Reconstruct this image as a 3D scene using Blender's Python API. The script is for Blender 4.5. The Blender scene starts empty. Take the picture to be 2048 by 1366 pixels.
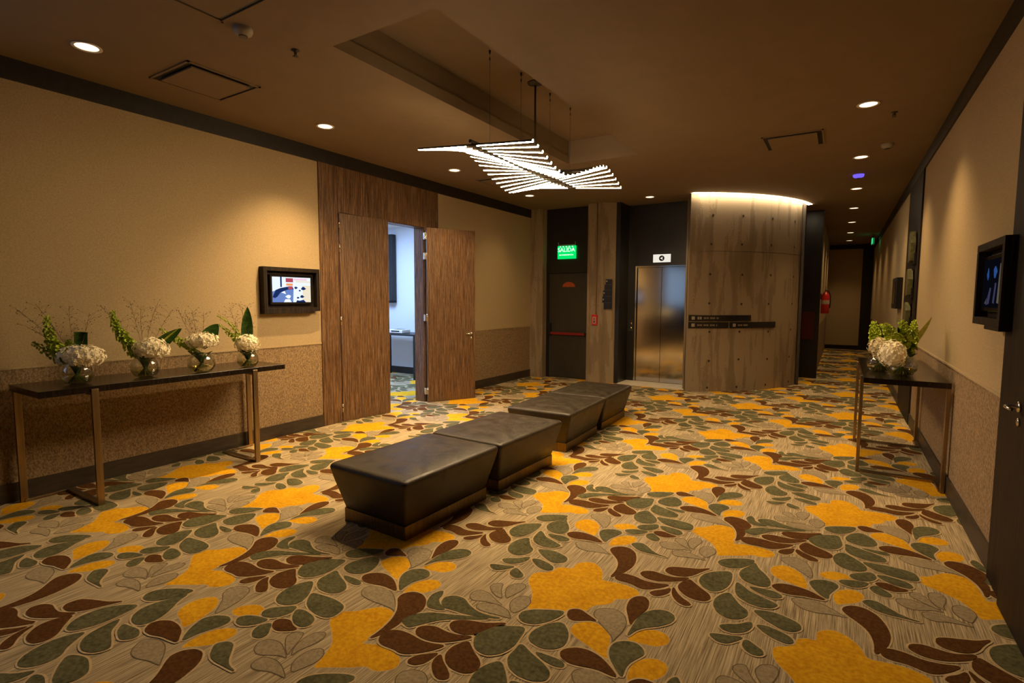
import bpy, bmesh, math, random
from mathutils import Vector, Matrix
random.seed(7)
PI = math.pi
sc = bpy.context.scene
COL = sc.collection

# ------------------------------------------------------------------ camera
cam_d = bpy.data.cameras.new('camera')
cam = bpy.data.objects.new('camera', cam_d); COL.objects.link(cam)
cam_d.sensor_fit = 'HORIZONTAL'; cam_d.sensor_width = 36.0
cam_d.lens = 36.0 * 1055.2 / 2048.0
cam_d.clip_start = 0.05; cam_d.clip_end = 100
YAW, PITCH, ROLL = 0.5561, 0.0804, 0.0042
fwd = Vector((-math.sin(YAW) * math.cos(PITCH), math.cos(YAW) * math.cos(PITCH), -math.sin(PITCH)))
rt = Vector((math.cos(YAW), math.sin(YAW), 0)); up = rt.cross(fwd)
r2 = math.cos(ROLL) * rt + math.sin(ROLL) * up
u2 = -math.sin(ROLL) * rt + math.cos(ROLL) * up
M = Matrix.Identity(4)
for i in range(3):
    M[i][0], M[i][1], M[i][2] = r2[i], u2[i], -fwd[i]
M[2][3] = 1.6
cam.matrix_world = M
sc.camera = cam

# ------------------------------------------------------------------ world, exposure
wd = bpy.data.worlds.new('world'); sc.world = wd; wd.use_nodes = True
wd.node_tree.nodes['Background'].inputs[0].default_value = (0.9, 0.75, 0.55, 1)
wd.node_tree.nodes['Background'].inputs[1].default_value = 0.0
sc.view_settings.view_transform = 'Standard'; sc.view_settings.look = 'None'
sc.view_settings.gamma = 1.0; sc.view_settings.use_curve_mapping = False
sc.view_settings.exposure = 0.22

# light strengths (the lamps themselves are built further down)
WARM = (1.0, 0.66, 0.30)
BAR_STRENGTH = 84.0
SPOT_W = 55.0
COVE_STRENGTH = 34.0
ROOM_STRENGTH = 19.0
WINDOW_STRENGTH = 0.75

# ------------------------------------------------------------------ dimensions
XL, XR, HC = -5.435, 0.82, 3.40       # left wall, right wall, ceiling
TRIM, RAIL, BASE = 3.24, 1.05, 0.15
YB = 9.60                              # wall with the fire door
YR = -3.6                              # behind the camera
TRAY = (-3.20, -2.20, 2.64, 6.57)

# ------------------------------------------------------------------ node helpers
def mat(name, color, rough=0.6, metal=0.0, spec=0.5, coat=0.0):
    m = bpy.data.materials.new(name); m.use_nodes = True
    b = m.node_tree.nodes['Principled BSDF']
    b.inputs['Base Color'].default_value = (*color, 1)
    b.inputs['Roughness'].default_value = rough
    b.inputs['Metallic'].default_value = metal
    b.inputs['Specular IOR Level'].default_value = spec
    b.inputs['Coat Weight'].default_value = coat
    return m
def N(m, t, **kw):
    n = m.node_tree.nodes.new(t)
    for k, v in kw.items():
        if hasattr(n, k): setattr(n, k, v)
        else: n.inputs[k.replace('_', ' ')].default_value = v
    return n
def L(m, a, b): m.node_tree.links.new(a, b)
def bsdf(m): return m.node_tree.nodes['Principled BSDF']
def ramp(m, fac, stops):
    r = m.node_tree.nodes.new('ShaderNodeValToRGB'); L(m, fac, r.inputs[0])
    e = r.color_ramp.elements
    while len(e) > 1: e.remove(e[-1])
    e[0].position = stops[0][0]; e[0].color = (*stops[0][1], 1)
    for p, c in stops[1:]:
        k = e.new(p); k.color = (*c, 1)
    return r.outputs[0]
def noise(m, scale, stretch=(1, 1, 1), detail=4, rough=0.6, rot=(0, 0, 0)):
    tc = N(m, 'ShaderNodeTexCoord'); mp = N(m, 'ShaderNodeMapping')
    mp.inputs['Scale'].default_value = stretch; mp.inputs['Rotation'].default_value = rot
    L(m, tc.outputs['Object'], mp.inputs[0])
    n = N(m, 'ShaderNodeTexNoise'); n.inputs['Scale'].default_value = scale
    n.inputs['Detail'].default_value = detail; n.inputs['Roughness'].default_value = rough
    L(m, mp.outputs[0], n.inputs['Vector'])
    return n.outputs['Fac']
def noisy(name, c1, c2, scale, stretch=(1, 1, 1), rough=0.7, bump=0.0, lo=.35, hi=.65, metal=0, spec=.5, coat=0, detail=4, dist=.01):
    m = mat(name, c1, rough, metal, spec, coat)
    f = noise(m, scale, stretch, detail)
    L(m, ramp(m, f, [(lo, c1), (hi, c2)]), bsdf(m).inputs['Base Color'])
    if bump:
        b = N(m, 'ShaderNodeBump'); b.inputs['Strength'].default_value = bump; b.inputs['Distance'].default_value = dist
        L(m, f, b.inputs['Height']); L(m, b.outputs[0], bsdf(m).inputs['Normal'])
    return m
def emis(name, color, strength):
    m = bpy.data.materials.new(name); m.use_nodes = True
    nt = m.node_tree; nt.nodes.remove(nt.nodes['Principled BSDF'])
    e = nt.nodes.new('ShaderNodeEmission'); e.inputs[0].default_value = (*color, 1); e.inputs[1].default_value = strength
    nt.links.new(e.outputs[0], nt.nodes['Material Output'].inputs[0])
    return m
def thin_glass(name, tint, gloss=0.06):
    m = bpy.data.materials.new(name); m.use_nodes = True
    nt = m.node_tree; nt.nodes.remove(nt.nodes['Principled BSDF'])
    t = nt.nodes.new('ShaderNodeBsdfTransparent'); t.inputs[0].default_value = (*tint, 1)
    g = nt.nodes.new('ShaderNodeBsdfGlossy'); g.inputs['Roughness'].default_value = 0.02
    f = nt.nodes.new('ShaderNodeLayerWeight'); f.inputs['Blend'].default_value = 0.35
    r = nt.nodes.new('ShaderNodeMapRange'); r.inputs['To Min'].default_value = gloss; r.inputs['To Max'].default_value = 0.8
    mx = nt.nodes.new('ShaderNodeMixShader')
    nt.links.new(f.outputs['Facing'], r.inputs['Value'])
    nt.links.new(r.outputs[0], mx.inputs[0]); nt.links.new(t.outputs[0], mx.inputs[1]); nt.links.new(g.outputs[0], mx.inputs[2])
    nt.links.new(mx.outputs[0], nt.nodes['Material Output'].inputs[0])
    return m

# ------------------------------------------------------------------ materials
def wood_mat(name, dark, mid, light, rough=.45, rot=(0, 0, 0), stretch=(26, 26, .9), spec=.5):
    m = mat(name, mid, rough, 0, spec)
    f = noise(m, 3.0, stretch, 6, .65, rot)
    f2 = noise(m, 30.0, (6, 6, .5), 3, .6, rot)
    mx = N(m, 'ShaderNodeMath', operation='ADD'); ml = N(m, 'ShaderNodeMath', operation='MULTIPLY')
    ml.inputs[1].default_value = .35; L(m, f2, ml.inputs[0]); L(m, f, mx.inputs[0]); L(m, ml.outputs[0], mx.inputs[1])
    L(m, ramp(m, mx.outputs[0], [(.50, dark), (.64, mid), (.82, light)]), bsdf(m).inputs['Base Color'])
    b = N(m, 'ShaderNodeBump'); b.inputs['Strength'].default_value = .25; b.inputs['Distance'].default_value = .003
    L(m, mx.outputs[0], b.inputs['Height']); L(m, b.outputs[0], bsdf(m).inputs['Normal'])
    return m
MT = {}
MT['door_wood'] = wood_mat('door wood', (.030, .014, .006), (.105, .052, .022), (.24, .140, .070))
MT['dark_wood'] = wood_mat('dark wood', (.006, .004, .003), (.014, .009, .006), (.032, .020, .013), .6, spec=.2)
MT['wallpaper'] = noisy('woven wallpaper', (.38, .285, .155), (.48, .37, .215), 90, (1, 1, 1), .85, .25, detail=6, dist=.001)
MT['wainscot'] = noisy('cork wainscot', (.15, .095, .045), (.38, .265, .145), 75, (1, 1.3, .8), .8, .2, .38, .62, detail=6, dist=.001)
MT['trim'] = noisy('dark trim', (.012, .009, .007), (.022, .016, .012), 20, (1, 1, 1), .5)
MT['base'] = noisy('baseboard', (.030, .021, .014), (.050, .036, .025), 25, (1, .2, 1), .5)
MT['ceiling'] = noisy('ceiling paint', (.21, .150, .088), (.225, .16, .095), 4, (1, 1, 1), .85)
MT['black_panel'] = noisy('black wall panel', (.012, .011, .010), (.018, .016, .014), 6, (1, 1, .3), .35, .05)
MT['door_dark'] = noisy('dark fire door', (.030, .027, .020), (.040, .036, .027), 6, (1, 1, .3), .45)
MT['steel'] = mat('brushed steel', (.50, .49, .47), .11, 1.0)
MT['bronze'] = noisy('brushed bronze', (.30, .22, .13), (.42, .32, .20), 60, (1, 1, .05), .34, metal=1.0)
MT['dark_bronze'] = noisy('dark bronze plinth', (.13, .095, .05), (.20, .145, .08), 60, (1, 1, .05), .42, metal=1.0)
MT['chrome'] = mat('satin chrome', (.75, .73, .70), .18, 1.0)
MT['white_plastic'] = mat('white plastic', (.75, .72, .66), .4)
MT['grey_plastic'] = mat('grey plastic', (.35, .32, .28), .5)
MT['black'] = mat('black', (.006, .006, .006), .4)
MT['black_gloss'] = mat('black gloss', (.008, .008, .009), .12)
MT['dark_metal'] = mat('dark metal', (.06, .05, .04), .4, .6)
MT['tabletop'] = wood_mat('table top veneer', (.006, .004, .003), (.012, .008, .006), (.022, .015, .011), .13, (PI / 2, 0, 0))
MT['red'] = mat('red paint', (.55, .02, .015), .3)
MT['dark_red'] = mat('dark red', (.22, .012, .010), .4)
MT['stone'] = noisy('pale stone sill', (.72, .66, .55), (.82, .77, .66), 9, (1, 1, 1), .35)
# concrete
def concrete(name, bend):
    m = mat(name, (.3, .25, .2), .8)
    a = noise(m, 3.5, (2.6, 2.6, .30), 3, .5); b = noise(m, 1.2, (1, 1, .6), 4); c = noise(m, 45, (1, 1, 1), 3)
    s = N(m, 'ShaderNodeMath', operation='ADD'); L(m, a, s.inputs[0])
    k = N(m, 'ShaderNodeMath', operation='MULTIPLY'); k.inputs[1].default_value = .8; L(m, b, k.inputs[0]); L(m, k.outputs[0], s.inputs[1])
    k2 = N(m, 'ShaderNodeMath', operation='MULTIPLY'); k2.inputs[1].default_value = .25; L(m, c, k2.inputs[0])
    s2 = N(m, 'ShaderNodeMath', operation='ADD'); L(m, s.outputs[0], s2.inputs[0]); L(m, k2.outputs[0], s2.inputs[1])
    L(m, ramp(m, s2.outputs[0], [(.60, (.17, .125, .076)), (1.0, (.245, .186, .117)), (1.4, (.31, .24, .155))]), bsdf(m).inputs['Base Color'])
    bp = N(m, 'ShaderNodeBump'); bp.inputs['Strength'].default_value = .35; bp.inputs['Distance'].default_value = .01
    L(m, s2.outputs[0], bp.inputs['Height']); L(m, bp.outputs[0], bsdf(m).inputs['Normal'])
    return m
MT['concrete'] = concrete('board formed concrete', 0)
# leather
def leather():
    m = mat('dark brown leather', (.018, .012, .008), .42, 0, .5)
    f = noise(m, 9, (1, 1, 1), 5); v = N(m, 'ShaderNodeTexVoronoi'); v.inputs['Scale'].default_value = 260
    tc = N(m, 'ShaderNodeTexCoord'); L(m, tc.outputs['Object'], v.inputs['Vector'])
    L(m, ramp(m, f, [(.35, (.022, .015, .008)), (.7, (.045, .032, .017))]), bsdf(m).inputs['Base Color'])
    L(m, ramp(m, f, [(.3, (.38,) * 3), (.7, (.56,) * 3)]), bsdf(m).inputs['Roughness'])
    k = N(m, 'ShaderNodeMath', operation='MULTIPLY'); k.inputs[1].default_value = .12; L(m, v.outputs['Distance'], k.inputs[0])
    s = N(m, 'ShaderNodeMath', operation='ADD'); L(m, f, s.inputs[0]); L(m, k.outputs[0], s.inputs[1])
    b = N(m, 'ShaderNodeBump'); b.inputs['Strength'].default_value = .35; b.inputs['Distance'].default_value = .012
    L(m, s.outputs[0], b.inputs['Height']); L(m, b.outputs[0], bsdf(m).inputs['Normal'])
    return m
MT['leather'] = leather()
# carpet
def carpet(name, c1, c2, scale=140, stretch=(1, 1, 1), lo=.35, hi=.65, big=.25):
    m = mat(name, c1, .95, 0, .15)
    f = noise(m, scale, stretch, 3, .6); g = noise(m, 7, (1, 1, 1), 3)
    k = N(m, 'ShaderNodeMath', operation='MULTIPLY_ADD'); k.inputs[1].default_value = big; k.inputs[2].default_value = -big / 2
    L(m, g, k.inputs[0])
    s = N(m, 'ShaderNodeMath', operation='ADD'); L(m, f, s.inputs[0]); L(m, k.outputs[0], s.inputs[1])
    L(m, ramp(m, s.outputs[0], [(lo, c1), (hi, c2)]), bsdf(m).inputs['Base Color'])
    b = N(m, 'ShaderNodeBump'); b.inputs['Strength'].default_value = .5; b.inputs['Distance'].default_value = .004
    L(m, f, b.inputs['Height']); L(m, b.outputs[0], bsdf(m).inputs['Normal'])
    return m
CARPET = [
    carpet('carpet ground', (.21, .155, .085), (.66, .53, .33), 1, (190, 3.5, 1), .34, .64, .06),
    carpet('carpet outline', (.56, .41, .22), (.66, .50, .29), 60),
    carpet('carpet ochre', (.62, .29, .006), (.86, .47, .012), 45, (1, 1, 1), .3, .7, .5),
    carpet('carpet rust', (.080, .031, .007), (.135, .056, .012), 60),
    carpet('carpet green', (.075, .072, .032), (.165, .155, .078), 50, (1, 1, 1), .3, .7, .5),
    carpet('carpet taupe', (.29, .23, .14), (.42, .335, .21), 60),
    carpet('carpet taupe edge', (.15, .11, .06), (.20, .15, .085)),
]

# ------------------------------------------------------------------ mesh builder
class MB:
    def __init__(s): s.v = []; s.f = []; s.m = []; s.sm = []
    def add(s, vs, fs, mi=0, smooth=False):
        o = len(s.v); s.v += [tuple(p) for p in vs]
        for f in fs: s.f.append([i + o for i in f]); s.m.append(mi); s.sm.append(smooth)
    def box(s, x0, x1, y0, y1, z0, z1, mi=0, bev=0.0):
        if bev:
            bm = bmesh.new(); bmesh.ops.create_cube(bm, size=1)
            for v in bm.verts:
                v.co.x = x0 + (v.co.x + .5) * (x1 - x0); v.co.y = y0 + (v.co.y + .5) * (y1 - y0); v.co.z = z0 + (v.co.z + .5) * (z1 - z0)
            bmesh.ops.bevel(bm, geom=bm.edges[:], offset=bev, segments=2, affect='EDGES', profile=.5)
            bm.verts.index_update()
            s.add([v.co[:] for v in bm.verts], [[v.index for v in f.verts] for f in bm.faces], mi); bm.free(); return s
        s.add([(x0, y0, z0), (x1, y0, z0), (x1, y1, z0), (x0, y1, z0), (x0, y0, z1), (x1, y0, z1), (x1, y1, z1), (x0, y1, z1)],
              [(0, 3, 2, 1), (4, 5, 6, 7), (0, 1, 5, 4), (1, 2, 6, 5), (2, 3, 7, 6), (3, 0, 4, 7)], mi); return s
    def quad(s, a, b, c, d, mi=0): s.add([a, b, c, d], [(0, 1, 2, 3)], mi); return s
    def tube(s, pts, r, n=8, mi=0, caps=True):
        pts = [Vector(p) for p in pts]; rs = r if isinstance(r, (list, tuple)) else [r] * len(pts)
        vs = []; fs = []
        t0 = (pts[1] - pts[0]).normalized(); a = t0.orthogonal().normalized()
        for i, p in enumerate(pts):
            t = (pts[min(i + 1, len(pts) - 1)] - pts[max(i - 1, 0)]).normalized()
            a = (a - t * a.dot(t)).normalized(); b = t.cross(a)
            for k in range(n):
                w = 2 * PI * k / n; vs.append(p + (a * math.cos(w) + b * math.sin(w)) * rs[i])
        for i in range(len(pts) - 1):
            for k in range(n):
                k2 = (k + 1) % n; fs.append((i * n + k, i * n + k2, (i + 1) * n + k2, (i + 1) * n + k))
        if caps: fs.append(tuple(range(n))[::-1]); fs.append(tuple((len(pts) - 1) * n + k for k in range(n)))
        s.add(vs, fs, mi, True); return s
    def lathe(s, prof, c=(0, 0, 0), n=24, mi=0, caps=False, smooth=True):
        vs = []; fs = []
        for r, z in prof:
            for k in range(n):
                w = 2 * PI * k / n; vs.append((c[0] + r * math.cos(w), c[1] + r * math.sin(w), c[2] + z))
        for i in range(len(prof) - 1):
            for k in range(n):
                k2 = (k + 1) % n; fs.append((i * n + k, i * n + k2, (i + 1) * n + k2, (i + 1) * n + k))
        if caps: fs.append(tuple(range(n))[::-1]); fs.append(tuple((len(prof) - 1) * n + k for k in range(n)))
        s.add(vs, fs, mi, smooth); return s
    def build(s, name, mats, parent=None, loc=None, **kw):
        me = bpy.data.meshes.new(name); me.from_pydata(s.v, [], s.f)
        if not isinstance(mats, (list, tuple)): mats = [mats]
        for m in mats: me.materials.append(m)
        me.polygons.foreach_set('material_index', s.m); me.polygons.foreach_set('use_smooth', s.sm); me.update()
        o = bpy.data.objects.new(name, me); COL.objects.link(o)
        if parent: o.parent = parent
        if loc: o.location = loc
        return tag(o, **kw)
def tag(o, label=None, cat=None, group=None, kind=None):
    if label: o['label'] = label
    if cat: o['category'] = cat
    if group: o['group'] = group
    if kind: o['kind'] = kind
    return o
def empty(name, loc, label, cat, group=None, rz=0):
    o = bpy.data.objects.new(name, None); COL.objects.link(o); o.location = loc; o.rotation_euler = (0, 0, rz)
    o.empty_display_size = .1
    return tag(o, label, cat, group)
def copy_tree(o, parent=None):
    c = o.copy(); COL.objects.link(c); c.parent = parent
    for ch in list(o.children): copy_tree(ch, c)
    return c
def text_mesh(mb, txt, size, place, mi=0, depth=.002):
    """adds the outlines of a word; place maps (u, v, w) to a point"""
    cu = bpy.data.curves.new('t', 'FONT'); cu.body = txt; cu.size = size; cu.extrude = depth; cu.align_x = 'CENTER'; cu.align_y = 'CENTER'
    cu.resolution_u = 3
    ob = bpy.data.objects.new('t', cu); COL.objects.link(ob)
    me = bpy.data.meshes.new_from_object(ob.evaluated_get(bpy.context.evaluated_depsgraph_get()))
    mb.add([place(*v.co) for v in me.vertices], [list(p.vertices) for p in me.polygons], mi)
    bpy.data.objects.remove(ob); bpy.data.curves.remove(cu); bpy.data.meshes.remove(me)
def S(name, mb, mats, parent=None, **kw):
    o = mb.build(name, mats, parent)
    if not parent: o['kind'] = 'structure'
    return tag(o, **kw)

# ------------------------------------------------------------------ the carpeted floor
# outlines of the carpet's woven shapes over one repeat, in millimetres on the floor
SHAPES = """
B -1009,2877 -989,2973 -998,3061 -1031,3149 -1086,3192 -1142,3184 -1179,3142 -1183,3096 -1100,3013 -1068,2954 -1054,2871 -1060,2773
B -1006,2779 -937,2787 -872,2762 -829,2782 -777,2835 -738,2893 -810,2861 -882,2850 -940,2870 -999,2869 -1029,2842 -1035,2795
B -880,2886 -818,2890 -758,2921 -691,2971 -662,3031 -748,2977 -805,2977 -866,2986 -916,2958 -926,2915
B -789,3009 -737,3005 -687,3030 -653,3073 -629,3132 -582,3207 -640,3155 -705,3130 -763,3107 -803,3083 -811,3032
B -693,2956 -702,2896 -680,2857 -636,2821 -582,2812 -540,2826 -521,2869 -540,2907 -588,2941 -632,2980 -663,3009
B -759,2814 -798,2782 -817,2745 -789,2731 -753,2753 -726,2803 -729,2859
B -710,2800 -675,2747 -629,2723 -600,2741 -605,2762 -651,2787 -690,2825 -723,2882
B -808,2448 -799,2507 -779,2587 -791,2662 -826,2695 -866,2670 -883,2616 -872,2540 -833,2464 -805,2408
B -1013,2378 -1066,2401 -1099,2391 -1119,2361 -1103,2316 -1073,2297 -1034,2316 -994,2347 -956,2355
B -785,2081 -846,2118 -910,2131 -959,2118 -999,2084 -1010,2050 -989,2020 -940,2008 -888,2021 -828,2038 -771,2034 -732,2035
T -831,2282 -822,2347 -825,2416 -859,2481 -916,2507 -968,2486 -1003,2452 -1000,2403 -967,2369 -892,2312 -849,2280 -837,2241
G -536,3267 -481,3271 -432,3310 -402,3360 -371,3451 -426,3440 -495,3399 -551,3353 -567,3302
G -545,3185 -596,3131 -615,3075 -612,3007 -579,2961 -534,2943 -494,2974 -466,3045 -460,3131 -474,3230
G -394,3349 -427,3282 -433,3219 -404,3166 -355,3142 -304,3141 -268,3170 -270,3237 -305,3300 -346,3349 -374,3425
G -329,3072 -283,3057 -239,3047 -200,3078 -202,3108 -253,3127 -312,3116 -367,3107
G -420,3008 -396,2960 -348,2930 -289,2920 -234,2943 -208,2989 -230,3004 -291,3027 -354,3050 -400,3100 -432,3121
G -478,2946 -500,2883 -497,2812 -464,2752 -412,2730 -364,2750 -331,2803 -338,2855 -380,2886 -415,2936 -445,2986
G -262,2825 -209,2794 -164,2772 -122,2783 -92,2827 -104,2871 -154,2893 -216,2909 -275,2894 -314,2870
G -228,2692 -183,2672 -137,2668 -116,2695 -128,2726 -181,2751 -241,2764 -288,2745
G -403,2616 -359,2624 -316,2666 -299,2717 -305,2765 -357,2701 -413,2671 -438,2640
G -423,2511 -381,2519 -345,2565 -318,2610 -387,2582 -444,2565 -465,2547
G -315,2584 -316,2542 -295,2510 -256,2499 -227,2521 -231,2550 -266,2573 -302,2597
Y -267,3324 -229,3291 -161,3278 -111,3256 -84,3260 -100,3359 -126,3428 -175,3472 -223,3481 -267,3445 -285,3387
B -221,3140 -162,3139 -106,3163 -44,3170 7,3178 -30,3204 -67,3231 -127,3246 -192,3245 -240,3218 -258,3177
G -58,3276 -20,3223 14,3195 15,3258 35,3309 61,3378 45,3409 2,3416 -52,3389 -83,3342
Y 41,3212 57,3168 81,3195 131,3232 171,3282 178,3348 149,3381 108,3374 61,3332 38,3272
Y 7,3440 71,3460 130,3490 141,3540 98,3556 38,3562 -17,3519 -38,3469
T -226,3518 -170,3491 -115,3435 -74,3389 -65,3438 -80,3533 -112,3606 -162,3632 -215,3615 -248,3569
T -125,3047 -88,3024 -34,3024 33,3050 104,3056 81,3074 33,3111 -18,3139 -79,3148 -130,3131 -159,3098
G 194,3237 226,3211 272,3200 340,3205 424,3210 363,3214 320,3236 276,3277 235,3310 196,3304 166,3266
Y -1430,2489 -1373,2432 -1320,2340 -1310,2264 -1261,2283 -1215,2308 -1124,2353 -1097,2387 -1050,2405 -1039,2423 -1031,2475 -994,2504 -955,2546 -955,2595 -914,2615 -864,2665 -860,2717 -898,2746 -965,2756 -1026,2745 -1093,2731 -1110,2806 -1156,2867 -1210,2895 -1258,2872 -1290,2829 -1284,2755 -1320,2755 -1365,2727 -1369,2679 -1393,2641 -1453,2603 -1453,2545
T -1332,2149 -1386,2204 -1461,2215 -1523,2193 -1554,2156 -1531,2124 -1476,2125 -1415,2135 -1360,2142
T -1421,2217 -1489,2246 -1557,2283 -1622,2281 -1641,2237 -1628,2194 -1594,2173 -1547,2196 -1486,2211
T -1464,2273 -1519,2340 -1542,2405 -1582,2386 -1595,2345 -1567,2309 -1506,2272
T -1450,2282 -1436,2328 -1418,2390 -1415,2445 -1448,2465 -1490,2438 -1508,2386 -1489,2333
T -1366,2194 -1342,2198 -1319,2258 -1315,2319 -1345,2361 -1381,2363 -1415,2316 -1413,2257
B -1790,1706 -1779,1768 -1775,1817 -1790,1871 -1767,1918 -1755,1971 -1796,2039 -1851,2072 -1910,2067 -1946,2019 -1938,1974 -1900,1938 -1856,1885 -1825,1806 -1813,1721 -1816,1651
B -1733,1657 -1663,1665 -1617,1659 -1576,1680 -1534,1720 -1500,1764 -1478,1809 -1542,1782 -1601,1773 -1671,1782 -1731,1778 -1775,1756 -1792,1715 -1769,1672
B -1624,1792 -1566,1795 -1511,1816 -1468,1852 -1432,1889 -1404,1930 -1487,1893 -1542,1887 -1607,1892 -1649,1875 -1677,1843 -1662,1807
B -1514,1910 -1458,1916 -1414,1944 -1389,1999 -1363,2056 -1320,2109 -1418,2042 -1484,2022 -1535,2000 -1564,1966 -1556,1934
B -1432,1856 -1447,1810 -1440,1761 -1408,1722 -1358,1705 -1301,1708 -1265,1739 -1263,1780 -1291,1812 -1336,1836 -1375,1865 -1407,1891
B -1511,1716 -1546,1682 -1557,1645 -1542,1629 -1507,1639 -1484,1670 -1476,1713 -1472,1754
B -1464,1721 -1453,1685 -1421,1649 -1375,1623 -1340,1638 -1338,1662 -1378,1692 -1425,1720 -1457,1751
G -1749,1998 -1698,2007 -1656,2028 -1708,2047 -1751,2080 -1758,2125 -1780,2162 -1798,2137 -1808,2093 -1780,2025
G -1681,2041 -1635,2047 -1550,2056 -1463,2077 -1362,2125 -1440,2103 -1514,2101 -1582,2127 -1638,2163 -1699,2156 -1734,2115 -1716,2066
G -1718,1817 -1699,1844 -1667,1895 -1615,1960 -1546,2004 -1406,2092 -1487,2063 -1615,2003 -1698,1973 -1753,1927 -1781,1877 -1779,1835
G -1262,2151 -1205,2171 -1165,2223 -1135,2284 -1128,2344 -1194,2314 -1269,2273 -1314,2227 -1309,2175
G -2545,1840 -2496,1885 -2472,1958 -2480,2028 -2493,2114 -2584,2065 -2652,2006 -2668,1925 -2619,1851
G -2360,2015 -2301,2045 -2276,2097 -2295,2177 -2360,2248 -2418,2195 -2455,2107 -2442,2037
G -2299,1947 -2236,1946 -2214,1966 -2241,1990 -2336,1986 -2373,1978
G -2452,1942 -2455,1883 -2422,1835 -2360,1808 -2292,1812 -2242,1844 -2246,1893 -2296,1928 -2379,1959 -2455,1999
G -2505,1796 -2522,1732 -2509,1662 -2477,1621 -2426,1605 -2373,1627 -2347,1667 -2357,1721 -2401,1782 -2467,1848
G -2313,1688 -2261,1663 -2193,1650 -2123,1655 -2097,1688 -2105,1750 -2136,1777 -2225,1786 -2300,1776 -2377,1765
G -2275,1576 -2223,1545 -2165,1540 -2136,1568 -2151,1611 -2191,1629 -2264,1638 -2306,1623
G -2385,1596 -2429,1557 -2436,1519 -2406,1493 -2351,1511 -2322,1546 -2304,1590 -2326,1645
G -2421,1393 -2390,1413 -2361,1447 -2344,1495 -2425,1476 -2476,1449 -2491,1418 -2461,1395
G -2345,1437 -2329,1396 -2288,1373 -2250,1387 -2246,1419 -2276,1450 -2314,1487
B -2241,1461 -2202,1481 -2156,1520 -2204,1525 -2252,1547 -2297,1535 -2317,1506 -2288,1472
Y -1005,2192 -957,2174 -892,2151 -841,2130 -807,2126 -834,2187 -845,2235 -866,2289 -908,2323 -963,2345 -1013,2324 -1045,2277 -1045,2226
G -819,2162 -796,2124 -753,2077 -717,2045 -725,2095 -723,2145 -704,2191 -682,2239 -700,2272 -738,2294 -783,2284 -819,2252 -829,2209
Y -645,2075 -605,2096 -572,2144 -564,2197 -583,2233 -625,2241 -663,2221 -695,2180 -708,2130 -702,2078 -688,2033
G -775,2386 -741,2433 -694,2473 -650,2527 -636,2578 -651,2612 -689,2627 -739,2607 -780,2553 -795,2478 -794,2394 -792,2317
Y -757,2301 -708,2313 -659,2321 -615,2362 -613,2410 -642,2441 -691,2444 -740,2413 -779,2364 -785,2306
T -1919,1937 -1986,1993 -2073,2022 -2146,2003 -2177,1950 -2139,1896 -2062,1883 -1978,1889 -1901,1891 -1850,1866
Y -2072,1640 -2006,1600 -1936,1548 -1907,1494 -1889,1444 -1875,1387 -1820,1429 -1737,1478 -1688,1521 -1656,1516 -1618,1524 -1572,1570 -1576,1608 -1597,1636 -1677,1656 -1738,1654 -1822,1611 -1820,1649 -1798,1711 -1799,1771 -1814,1824 -1853,1864 -1912,1884 -1966,1867 -2003,1826 -2037,1776 -2094,1740 -2109,1681
T -2017,1363 -2084,1399 -2150,1422 -2211,1407 -2236,1368 -2207,1322 -2159,1308 -2106,1337 -2069,1361
T -1912,1285 -1990,1323 -2048,1336 -2112,1325 -2132,1291 -2117,1250 -2075,1245 -2017,1273 -1953,1282
T -2061,1423 -2088,1489 -2114,1527 -2158,1504 -2164,1461 -2112,1418 -2030,1372
T -2023,1429 -2004,1486 -1997,1547 -2025,1583 -2069,1560 -2082,1503 -2064,1430 -2017,1380
T -1907,1367 -1888,1420 -1901,1471 -1942,1498 -1983,1463 -1991,1406 -1976,1356 -1926,1315
"""
RA, RB = (1.262, .012), (.028, 1.992)
def smooth_poly(p, it=2, r=.22):
    for _ in range(it):
        q = []
        for i in range(len(p)):
            (x0, y0), (x1, y1) = p[i], p[(i + 1) % len(p)]
            q += [(x0 + (x1 - x0) * r, y0 + (y1 - y0) * r), (x1 + (x0 - x1) * r, y1 + (y0 - y1) * r)]
        p = q
    return p
def offset_poly(p, d):
    n = len(p); out = []
    for i in range(n):
        a, b, c = p[i - 1], p[i], p[(i + 1) % n]
        n1 = (b[1] - a[1], a[0] - b[0]); n2 = (c[1] - b[1], b[0] - c[0])
        l1 = math.hypot(*n1) or 1e-9; l2 = math.hypot(*n2) or 1e-9
        nx, ny = n1[0] / l1 + n2[0] / l2, n1[1] / l1 + n2[1] / l2
        l = math.hypot(nx, ny)
        if l < .35: nx, ny, l = n1[0] / l1, n1[1] / l1, 1
        out.append((b[0] + nx / l * d, b[1] + ny / l * d))
    return out
def clip(poly, box):
    x0, x1, y0, y1 = box
    for ax, lim, sg in ((0, x0, 1), (0, x1, -1), (1, y0, 1), (1, y1, -1)):
        out = []
        for i in range(len(poly)):
            a, b = poly[i - 1], poly[i]
            ia, ib = (a[ax] - lim) * sg >= 0, (b[ax] - lim) * sg >= 0
            if ia != ib:
                t = (lim - a[ax]) / (b[ax] - a[ax]); out.append((a[0] + (b[0] - a[0]) * t, a[1] + (b[1] - a[1]) * t))
            if ib: out.append(b)
        poly = out
        if len(poly) < 3: return []
    return poly
AREAS = [(XL, XR, -1.2, 9.45), (-9.6, XL, 4.2, 8.35), (-3.62, XR, 9.45, 9.9), (-2.2, XR, 9.9, 12.4), (-.42, XR, 12.4, 20.4), (XL, -3.62, 9.45, YB)]
fl = MB()
fl.quad((-9.7, YR, 0), (XR + .3, YR, 0), (XR + .3, 20.6, 0), (-9.7, 20.6, 0), 0)
base_shapes = []
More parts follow.
